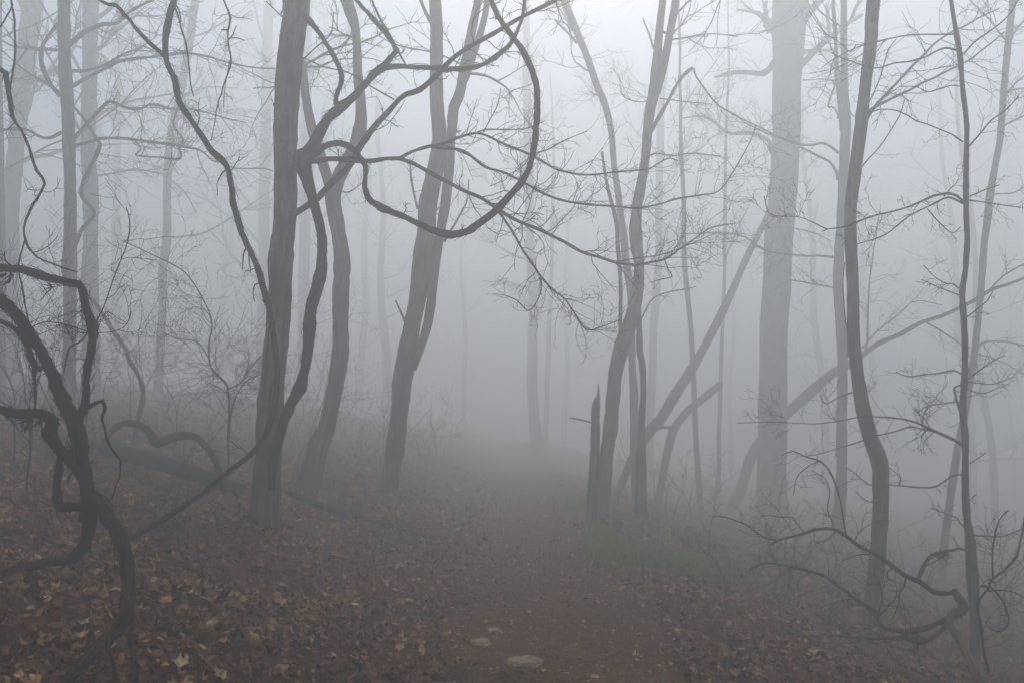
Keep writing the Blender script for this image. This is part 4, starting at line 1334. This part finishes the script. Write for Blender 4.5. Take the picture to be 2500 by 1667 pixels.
# dead tan limb and its snaking branches at the right edge
TD = vine('dead_limb', 'twisted tan dead limb with snaking branches left of the sapling foot', 5.2, (2387, 1663))
TD['category'] = 'dead branch'
bd = dict(sides=10, rough=0.10)
branch(TD, 0, '2400,1700,24 2387,1663,23 2366,1612,21 2340,1557,19 2320,1528,17 2316,1515,17 2321,1502,18 2336,1496,19 2349,1493,20 2354,1482,20 2350,1470,18 2340,1459,17 2330,1440,13', [5.1, 5.3, 5.5, 5.6], mat='deadwood', name='stem', shred=24, **bd)
branch(TD, 0, '2340,1462,13 2327,1448,12 2305,1449,12 2281,1447,12 2262,1433,11 2247,1421,11 2213,1408,11 2170,1374,10 2132,1349,10 2098,1332,9 2064,1306,9 2034,1291,8 1991,1293,7 1957,1304,6 1906,1317,5 1880,1330,4', [5.6, 5.7, 6.2, 6.6, 6.8], mat='log_moss', ntw=12, L=(0.15, 0.5), lvl=2, **bd)
branch(TD, 0, '2066,1302,4 2055,1238,4 2042,1191,4 2030,1157,4 2018,1138,4 2004,1125,4 1966,1113,3 1936,1100,3 1906,1111,2', [6.4, 6.5], mat='bark_brown', ntw=5, L=(0.1, 0.25), sides=6)
branch(TD, 0, '2004,1125,3 1985,1132,3 1960,1150,3 1945,1170,2 1938,1207,2', [6.5, 6.4], mat='bark_brown', ntw=3, L=(0.06, 0.2), sides=5)
branch(TD, 0, '2036,1290,3 2030,1265,3 2020,1243,3 2025,1195,2 2010,1165,2 1978,1147,2', [6.6, 6.7], mat='bark_brown', ntw=8, L=(0.08, 0.25), sides=5)
branch(TD, 0, '1965,1300,3 1945,1275,3 1935,1262,3 1905,1262,3 1880,1258,2 1855,1260,2', [6.8, 6.9], mat='bark_brown', ntw=4, L=(0.08, 0.25), sides=5)
branch(TD, 0, '1900,1318,4 1870,1312,4 1850,1300,4 1825,1282,4 1800,1272,3 1770,1262,3 1742,1258,2', [6.9, 7.2], mat='bark_brown', ntw=8, L=(0.1, 0.3), sides=5)
branch(TD, 0, '2335,1500,13 2310,1511,13 2268,1529,13 2225,1540,12 2183,1538,11 2153,1527,10 2145,1508,9 2136,1489,9 2098,1468,8 2055,1434,7 2013,1404,6 1970,1391,6 1906,1378,5 1864,1374,4 1830,1390,3', [5.6, 5.8, 6.1, 6.6, 6.9], mat='bark_brown', ntw=14, L=(0.15, 0.5), lvl=2, **bd)
branch(TD, 0, '2318,1515,11 2300,1535,10 2268,1561,11 2242,1570,10 2208,1555,8 2140,1557,7 2076,1553,6 2000,1545,4', [5.6, 5.9, 6.3], mat='bark_brown', ntw=10, L=(0.15, 0.4), lvl=2, **bd)
branch(TD, 0, '2243,1415,8 2252,1390,10 2262,1370,10 2275,1355,9 2295,1347,8 2330,1342,6', [6.0, 6.2], mat='deadwood', ntw=4, L=(0.1, 0.3), **bd)

BR = vine('briar', 'dark looping briar stems right of the sapling at the border', 5.6, (2383, 1490))
BR['category'] = 'shrub'
branch(BR, 0, '2415,1640,6 2400,1580,6 2393,1520,6 2387,1478,6 2411,1436,6 2425,1412,5 2457,1389,5 2485,1358,5 2495,1300,4 2502,1250,4', [5.5, 5.7, 5.6], mat='bark_vine', name='stem', ntw=8, L=(0.1, 0.35), sides=7)
branch(BR, 0, '2393,1428,5 2415,1431,5 2446,1464,5 2462,1506,4 2457,1529,4 2439,1541,4 2418,1536,3', [5.7, 5.6], mat='bark_vine', ntw=6, L=(0.1, 0.3), sides=6)
branch(BR, 0, '2425,1410,4 2422,1358,4 2430,1300,4 2440,1270,3 2460,1245,3', [5.7, 5.9], mat='bark_vine', ntw=10, L=(0.1, 0.35), sides=6)
branch(BR, 0, '2412,1442,4 2450,1440,3 2480,1448,3 2510,1465,3', [5.7, 5.5], mat='bark_vine', ntw=6, L=(0.1, 0.3), sides=6)


# ---------------------------------------------------------------- undergrowth
def shrub(name, label, px, py, D, h, n, spreadx, lvl=3, group=None, r=0.006, kids=(2, 4), flat=0.0, stems=None, cat='shrub', up=0.05):
    if D is None:
        D = ground_hit(px, py)
    p = at(px, py, D)
    g = Hs(p.x, p.y)
    th = empty(name, (p.x, p.y, g), label, cat, group)
    for k in range(n):
        a = R3.uniform(0, 6.283)
        b = Vector((p.x + math.cos(a) * 0.08, p.y + math.sin(a) * 0.08, g - 0.03))
        d = Vector((math.cos(a) * spreadx, math.sin(a) * spreadx, 1)).normalized()
        out = []
        grow(out, b, d, h * R3.uniform(0.65, 1.15), r * R3.uniform(0.8, 1.3), lvl, 0.34, up, 0.9, kids, 0.0015, flat, 10)
        mb = MB()
        pts, r0, r1 = out[0]
        Q, W = catmull([tuple(q) for q in pts], np.linspace(r0, r1, len(pts)), 0.1)
        tube(mb, Q, W, 5, 0.06, 0.05)
        st = mb.build('stem', M['twig'], th)
        mb = MB()
        twig_batch(mb, out[1:])
        t = mb.build('twigs', M['twig'], None, origin=(0, 0, 0))
        if t:
            attach(t, st, th)
    return th


S1 = vine('bare_shrub', 'delicate bare shrub with a bent stem left of the large trunk', 9.0, (557, 1150))
S1['category'] = 'shrub'
branch(S1, 0, '556,1160,6 558,1060,5 557,950,5 535,918,5 514,893,4 511,839,4 518,793,4 500,739,3 461,675,3 414,643,3 332,604,2 296,586,1.5', [8.8, 9.0], ntw=46, L=(0.25, 0.8), lvl=2, mat='twig', name='stem', sides=6, kids=(3, 4))
branch(S1, 0, '557,950,4 585,935,4 610,900,3 640,865,3', [9.0, 9.3], ntw=22, L=(0.2, 0.6), lvl=2, mat='twig', name='stem', sides=5)
branch(S1, 0, '514,880,3 480,835,3 430,825,2 400,812,2', [9.0, 8.8], ntw=16, L=(0.2, 0.6), lvl=2, mat='twig', name='stem', sides=5)
branch(S1, 0, '556,1090,4 562,1020,4 580,960,3 600,930,3 640,910,2', [8.9, 8.7], ntw=14, L=(0.2, 0.5), lvl=2, mat='twig', name='stem', sides=5)
GL = 'twiggy undergrowth on the left bank'
for px, py, h, n, sp, lb in ((30, 1150, 1.6, 3, 0.35, 'bare shrub at the left border behind the gnarled vine'),
                             (95, 1200, 1.3, 3, 0.4, 'bare shrub showing under the lowest arm of the gnarled vine'),
                             (150, 1120, 1.9, 3, 0.3, 'bare shrub at the foot of the slender burled trunk'),
                             (245, 1090, 1.5, 3, 0.4, 'bare shrub just left of the double vine arch'),
                             (430, 1130, 1.4, 3, 0.5, 'bare shrub in the middle of the double vine arch'),
                             (610, 1120, 1.5, 3, 0.5, 'bare shrub touching the left side of the large grey trunk'),
                             (720, 1140, 1.8, 4, 0.5, 'bare shrub between the large trunk and the sinuous trunk'),
                             (860, 1150, 1.5, 4, 0.5, 'bare shrub just right of the sinuous trunk foot'),
                             (905, 1150, 1.7, 3, 0.4, 'bare shrub just left of the leaning slit trunk foot'),
                             (1040, 1160, 1.5, 3, 0.5, 'bare shrub just right of the leaning slit trunk foot'),
                             (1090, 1140, 2.0, 3, 0.3, 'left-hand bare shrub nearest the bright end of the path'),
                             (60, 1080, 2.2, 3, 0.35, 'tall bare shrub high on the slope at far left'),
                             (330, 1060, 2.2, 3, 0.4, 'tall bare shrub behind the left one of the two vine arches'),
                             (700, 1090, 2.1, 3, 0.5, 'tall bare shrub directly behind the large grey trunk'),
                             (400, 1050, 2.1, 3, 0.5, 'tall bare shrub behind the right one of the two vine arches')):
    shrub('bare_shrub', lb, px, py, None, h, n, sp, 3, GL)
for px, D, h, n, lb in ((120, 13, 2.4, 4, 'hazy thicket far up the slope at the left, behind the burled trunk'),
                        (300, 14, 2.2, 4, 'hazy thicket upslope behind the slanting vine stem'),
                        (480, 12.5, 2.3, 4, 'hazy thicket upslope behind the delicate bent-stem shrub'),
                        (600, 14, 2.2, 4, 'hazy thicket upslope showing left of the large trunk'),
                        (770, 15, 2.3, 4, 'hazy thicket behind the sinuous trunk'),
                        (895, 16, 2.2, 4, 'hazy thicket in the gap left of the leaning slit trunk'),
                        (1010, 18, 2.0, 3, 'hazy thicket farthest along the left rim of the path')):
    shrub('bare_shrub', lb, px, 1090, D, h, n, 0.6, 3, GL, kids=(3, 4))
for px, py, h, lb in ((405, 1260, 0.75, 'thin leafless seedling crossed by the lower end of the swinging vine'), (450, 1210, 0.9, 'leafless seedling just above the swinging vine below the mossy log'),
                      (435, 1330, 0.6, 'leafless seedling below the swinging vine, right of the gnarled vine'), (480, 1390, 0.6, 'leafless seedling on the open leaf bank left of the yellow stalk'),
                      (65, 1290, 0.7, 'leafless seedling at far left above the lying root of the gnarled vine'), (600, 1440, 0.5, 'short leafless seedling just below the yellow stalk')):
    shrub('bare_seedling', lb, px, py, None, h, 1, 0.1, 1, 'leafless seedlings', 0.003, (1, 2), cat='seedling')
GR = 'twiggy brush on the right slope'
for px, py, D, h, n, sp, lb in ((1800, 1440, None, 0.8, 5, 0.9, 'low tangled brush nearest the grass patch, right of the path'),
                            (1880, 1480, None, 0.9, 5, 1.0, 'low tangled brush second from the path below the dead limb'),
                            (1950, 1450, None, 0.9, 5, 0.9, 'low tangled brush third from the path below the dead limb'),
                            (2030, 1480, None, 0.8, 4, 0.8, 'low tangled brush left of the crooked tree foot'),
                            (2240, 1470, None, 0.9, 3, 0.5, 'small bare shrub between the crooked tree and the dead limb'),
                            (2450, 1560, None, 1.0, 4, 0.7, 'bare shrub right of the sapling foot above the rotten log'),
                            (2490, 1500, None, 1.3, 4, 0.6, 'bare shrub at the right border behind the briar'),
                            (1640, 1330, 14, 1.1, 4, 0.6, 'hazy bare shrub behind the middle of the grass patch'),
                            (1900, 1340, 13, 1.0, 4, 0.8, 'hazy bare shrub in front of the thickest trunk'),
                            (2230, 1380, 11, 1.3, 4, 0.5, 'hazy bare shrub halfway between crooked tree and sapling'),
                            (2420, 1400, 10, 1.4, 4, 0.6, 'hazy bare shrub right of the sapling, behind the briar loops'),
                            (1600, 1280, 16, 1.5, 4, 0.5, 'hazy bare shrub right of the multi-stemmed trunk foot'),
                            (1700, 1300, 17, 1.4, 4, 0.6, 'hazy bare shrub at the foot of the thin upright stem')):
    shrub('bare_shrub', lb, px, py, D, h, n, sp, 3, GR, up=0.0 if n > 4 else 0.05)

# far trees that close the view
GF = 'faint trees far back in the fog'
LF = 'faint bare tree far back in the fog'
RF_ = random.Random(5)
spots = [(-31, 49), (-24, 44), (-18.5, 50), (-14, 44), (-9.5, 50), (-6.6, 42), (-3.0, 52), (3.6, 54), (7.6, 46), (13.5, 50), (16.5, 42), (21.5, 47), (23, 40), (31, 50), (18.5, 31)]
ORD = ['first', 'second', 'third', 'fourth', 'fifth', 'sixth', 'seventh', 'eighth']
_rank = sorted(range(len(spots)), key=lambda i: spots[i][0] / spots[i][1])
for _i, (x, y) in enumerate(spots):
    k = _rank.index(_i)
    LF = ('faint far background tree, %s counted from the left border' % ORD[k]) if k < 7 else ('faint far background tree, %s counted from the right border' % ORD[14 - k])
    w = RF_.uniform(0.22, 0.55)
    g = Hs(x, y)
    k = RF_.uniform(-0.05, 0.05)
    P = [np.array([x + k * z + 0.12 * math.sin(z * 0.7 + x), y, g - 0.2 + z]) for z in np.arange(0, min(19.5 - g, 4 + 0.54 * y), 0.35)]
    R = [w * 0.5 * (1 - 0.65 * i / len(P)) for i in range(len(P))]
    th = empty('forest_tree', (x, y, g), LF, 'tree', GF)
    mb = MB()
    tube(mb, np.array(P), np.array(R), 9, 0.05, 0.03, 0.3)
    mb.build('trunk', M['bark_grey'], th)
    crown(th, P, R, g + 2.5, 13, (1.8, 4.0), 2, 0.26, (3, 5), 0.05, 0.0035)


# ---------------------------------------------------------------- grass, stones, straw
def make_grass():
    n = 20000
    c = [(1500, 1340, 45, 20), (1560, 1366, 70, 22), (1650, 1378, 75, 20), (1735, 1390, 50, 26), (1440, 1225, 50, 12), (1400, 1240, 40, 14), (1470, 1312, 40, 14)]
    wts = np.array([1, 1.5, 1.5, 1.1, 0.5, 0.35, 0.6])
    wts = wts / wts.sum()
    pts = []
    for k in range(n):
        i = rng.choice(len(c), p=wts)
        cx_, cy_, sx, sy = c[i]
        px, py = rng.normal(cx_, sx * 0.55), rng.normal(cy_, sy * 0.5)
        D = GH(px, py)
        p = at(px, py, D)
        pts.append((p.x, p.y))
    pts += [(rng.uniform(2.5, 7), rng.uniform(8, 14)) for _ in range(500)]
    pts = np.array(pts)
    x, y = pts[:, 0], pts[:, 1]
    n = len(x)
    z = H(x, y)
    a = rng.uniform(0, 6.283, n)
    h = rng.uniform(0.04, 0.13, n)
    w = rng.uniform(0.003, 0.0065, n)
    lean = rng.uniform(0.1, 0.9, n) * h
    dx, dy = np.cos(a), np.sin(a)
    ox, oy = -dy * w, dx * w
    V = np.zeros((n, 5, 3))
    V[:, 0] = np.stack([x + ox, y + oy, z - 0.01], -1)
    V[:, 1] = np.stack([x - ox, y - oy, z - 0.01], -1)
    V[:, 2] = np.stack([x + ox * 0.8 + dx * lean * 0.35, y + oy * 0.8 + dy * lean * 0.35, z + h * 0.6], -1)
    V[:, 3] = np.stack([x - ox * 0.8 + dx * lean * 0.35, y - oy * 0.8 + dy * lean * 0.35, z + h * 0.6], -1)
    V[:, 4] = np.stack([x + dx * lean, y + dy * lean, z + h], -1)
    b = (np.arange(n) * 5)[:, None]
    f4 = b + np.array([[0, 1, 3, 2]])
    f3 = b + np.array([[2, 3, 4]])
    mb = MB()
    mb.add(V, f3, f4, None, np.repeat(rng.uniform(0, 1, n), 5))
    o = mb.build('grass_patch', M['grass'])
    tag(o, 'fresh green grass along the right edge of the path', 'grass', None, 'stuff')


_gh = {}


def GH(px, py):
    k = (round(px / 12), round(py / 6))
    if k not in _gh:
        _gh[k] = ground_hit(k[0] * 12, k[1] * 6)
    return _gh[k]


make_grass()


def stone(label, px, py, w, hgt, seed, dep=0.6):
    D = ground_hit(px, py)
    p = at(px, py, D)
    r = w * 0.5 * mpp(py, D)
    import bmesh
    bm = bmesh.new()
    bmesh.ops.create_icosphere(bm, subdivisions=4, radius=1)
    for v in bm.verts:
        n1 = mnoise.noise(v.co * 1.3 + Vector((seed, 0, 0)))
        n2 = mnoise.noise(v.co * 3.5 + Vector((0, seed, 0)))
        n3 = mnoise.noise(v.co * 9 + Vector((0, 0, seed)))
        v.co *= 1 + 0.28 * n1 + 0.12 * n2 + 0.03 * n3
        v.co.z = min(v.co.z, 0.62 + 0.1 * n1)
        v.co.x *= r
        v.co.y *= r * dep * 1.5
        v.co.z *= r * hgt
    me = bpy.data.meshes.new('stone')
    bm.to_mesh(me)
    bm.free()
    for q in me.polygons:
        q.use_smooth = True
    me.materials.append(M['stone'])
    o = bpy.data.objects.new('path_stone', me)
    o.location = (p.x, p.y, Hs(p.x, p.y) - 0.022 + 0.004)
    o.rotation_euler = (0, 0, seed)
    COL.objects.link(o)
    tag(o, label, 'stone', 'stones set in the path')


stone('largest flat yellowish stone in the path at the bottom edge', 1275, 1618, 92, 0.42, 3.3)
stone('smaller buried stone left of the flat one in the path', 1176, 1567, 54, 0.62, 1.7)
stone('low sliver of stone above the other path stones', 1205, 1540, 44, 0.5, 5.2)
stone('tiny pale pebble above the two larger path stones', 1250, 1519, 14, 0.9, 8.1)
stone('small pebble near the right rim of the path', 1560, 1545, 16, 0.9, 2.4)
stone('small pebble by the left rim of the path', 1075, 1600, 16, 0.9, 6.6)

# a bent yellow straw on the bank
SW = vine('dry_straw', 'bent yellow dry grass stalk standing on the left bank', 5.0, (612, 1390))
SW['category'] = 'grass stalk'
Ds = ground_hit(612, 1390)
SW.location = at(612, 1390, Ds)
branch(SW, Ds, '612,1393,3 617,1375,4 620,1363,4 617,1352,3 611,1343,2 604,1336,1.5', -0.05, 0, mat='deadwood', name='stalk', sides=5, step=0.02)

#@@END@@

# ---------------------------------------------------------------- haze
def make_haze():
    m = bpy.data.materials.new('haze')
    m.use_nodes = True
    nt = m.node_tree
    nt.nodes.clear()
    o = nt.nodes.new('ShaderNodeOutputMaterial')
    v = nt.nodes.new('ShaderNodeVolumePrincipled')
    v.inputs['Color'].default_value = (0.969, 0.983, 0.958, 1)
    v.inputs['Density'].default_value = HAZE_DENSITY
    v.inputs['Anisotropy'].default_value = 0.58
    nt.links.new(v.outputs[0], o.inputs['Volume'])
    x0, y0, z0, x1, y1, z1 = -124, -64, -8.0, 124, 124, HAZE_TOP
    vs = [(x0, y0, z0), (x1, y0, z0), (x1, y1, z0), (x0, y1, z0), (x0, y0, z1), (x1, y0, z1), (x1, y1, z1), (x0, y1, z1)]
    fs = [(0, 3, 2, 1), (4, 5, 6, 7), (0, 1, 5, 4), (1, 2, 6, 5), (2, 3, 7, 6), (3, 0, 4, 7)]
    me = bpy.data.meshes.new('haze')
    me.from_pydata(vs, [], fs)
    me.materials.append(m)
    ob = bpy.data.objects.new('haze', me)
    COL.objects.link(ob)
    tag(ob, 'pale fog filling the whole woodland', 'fog', None, 'stuff')


make_haze()
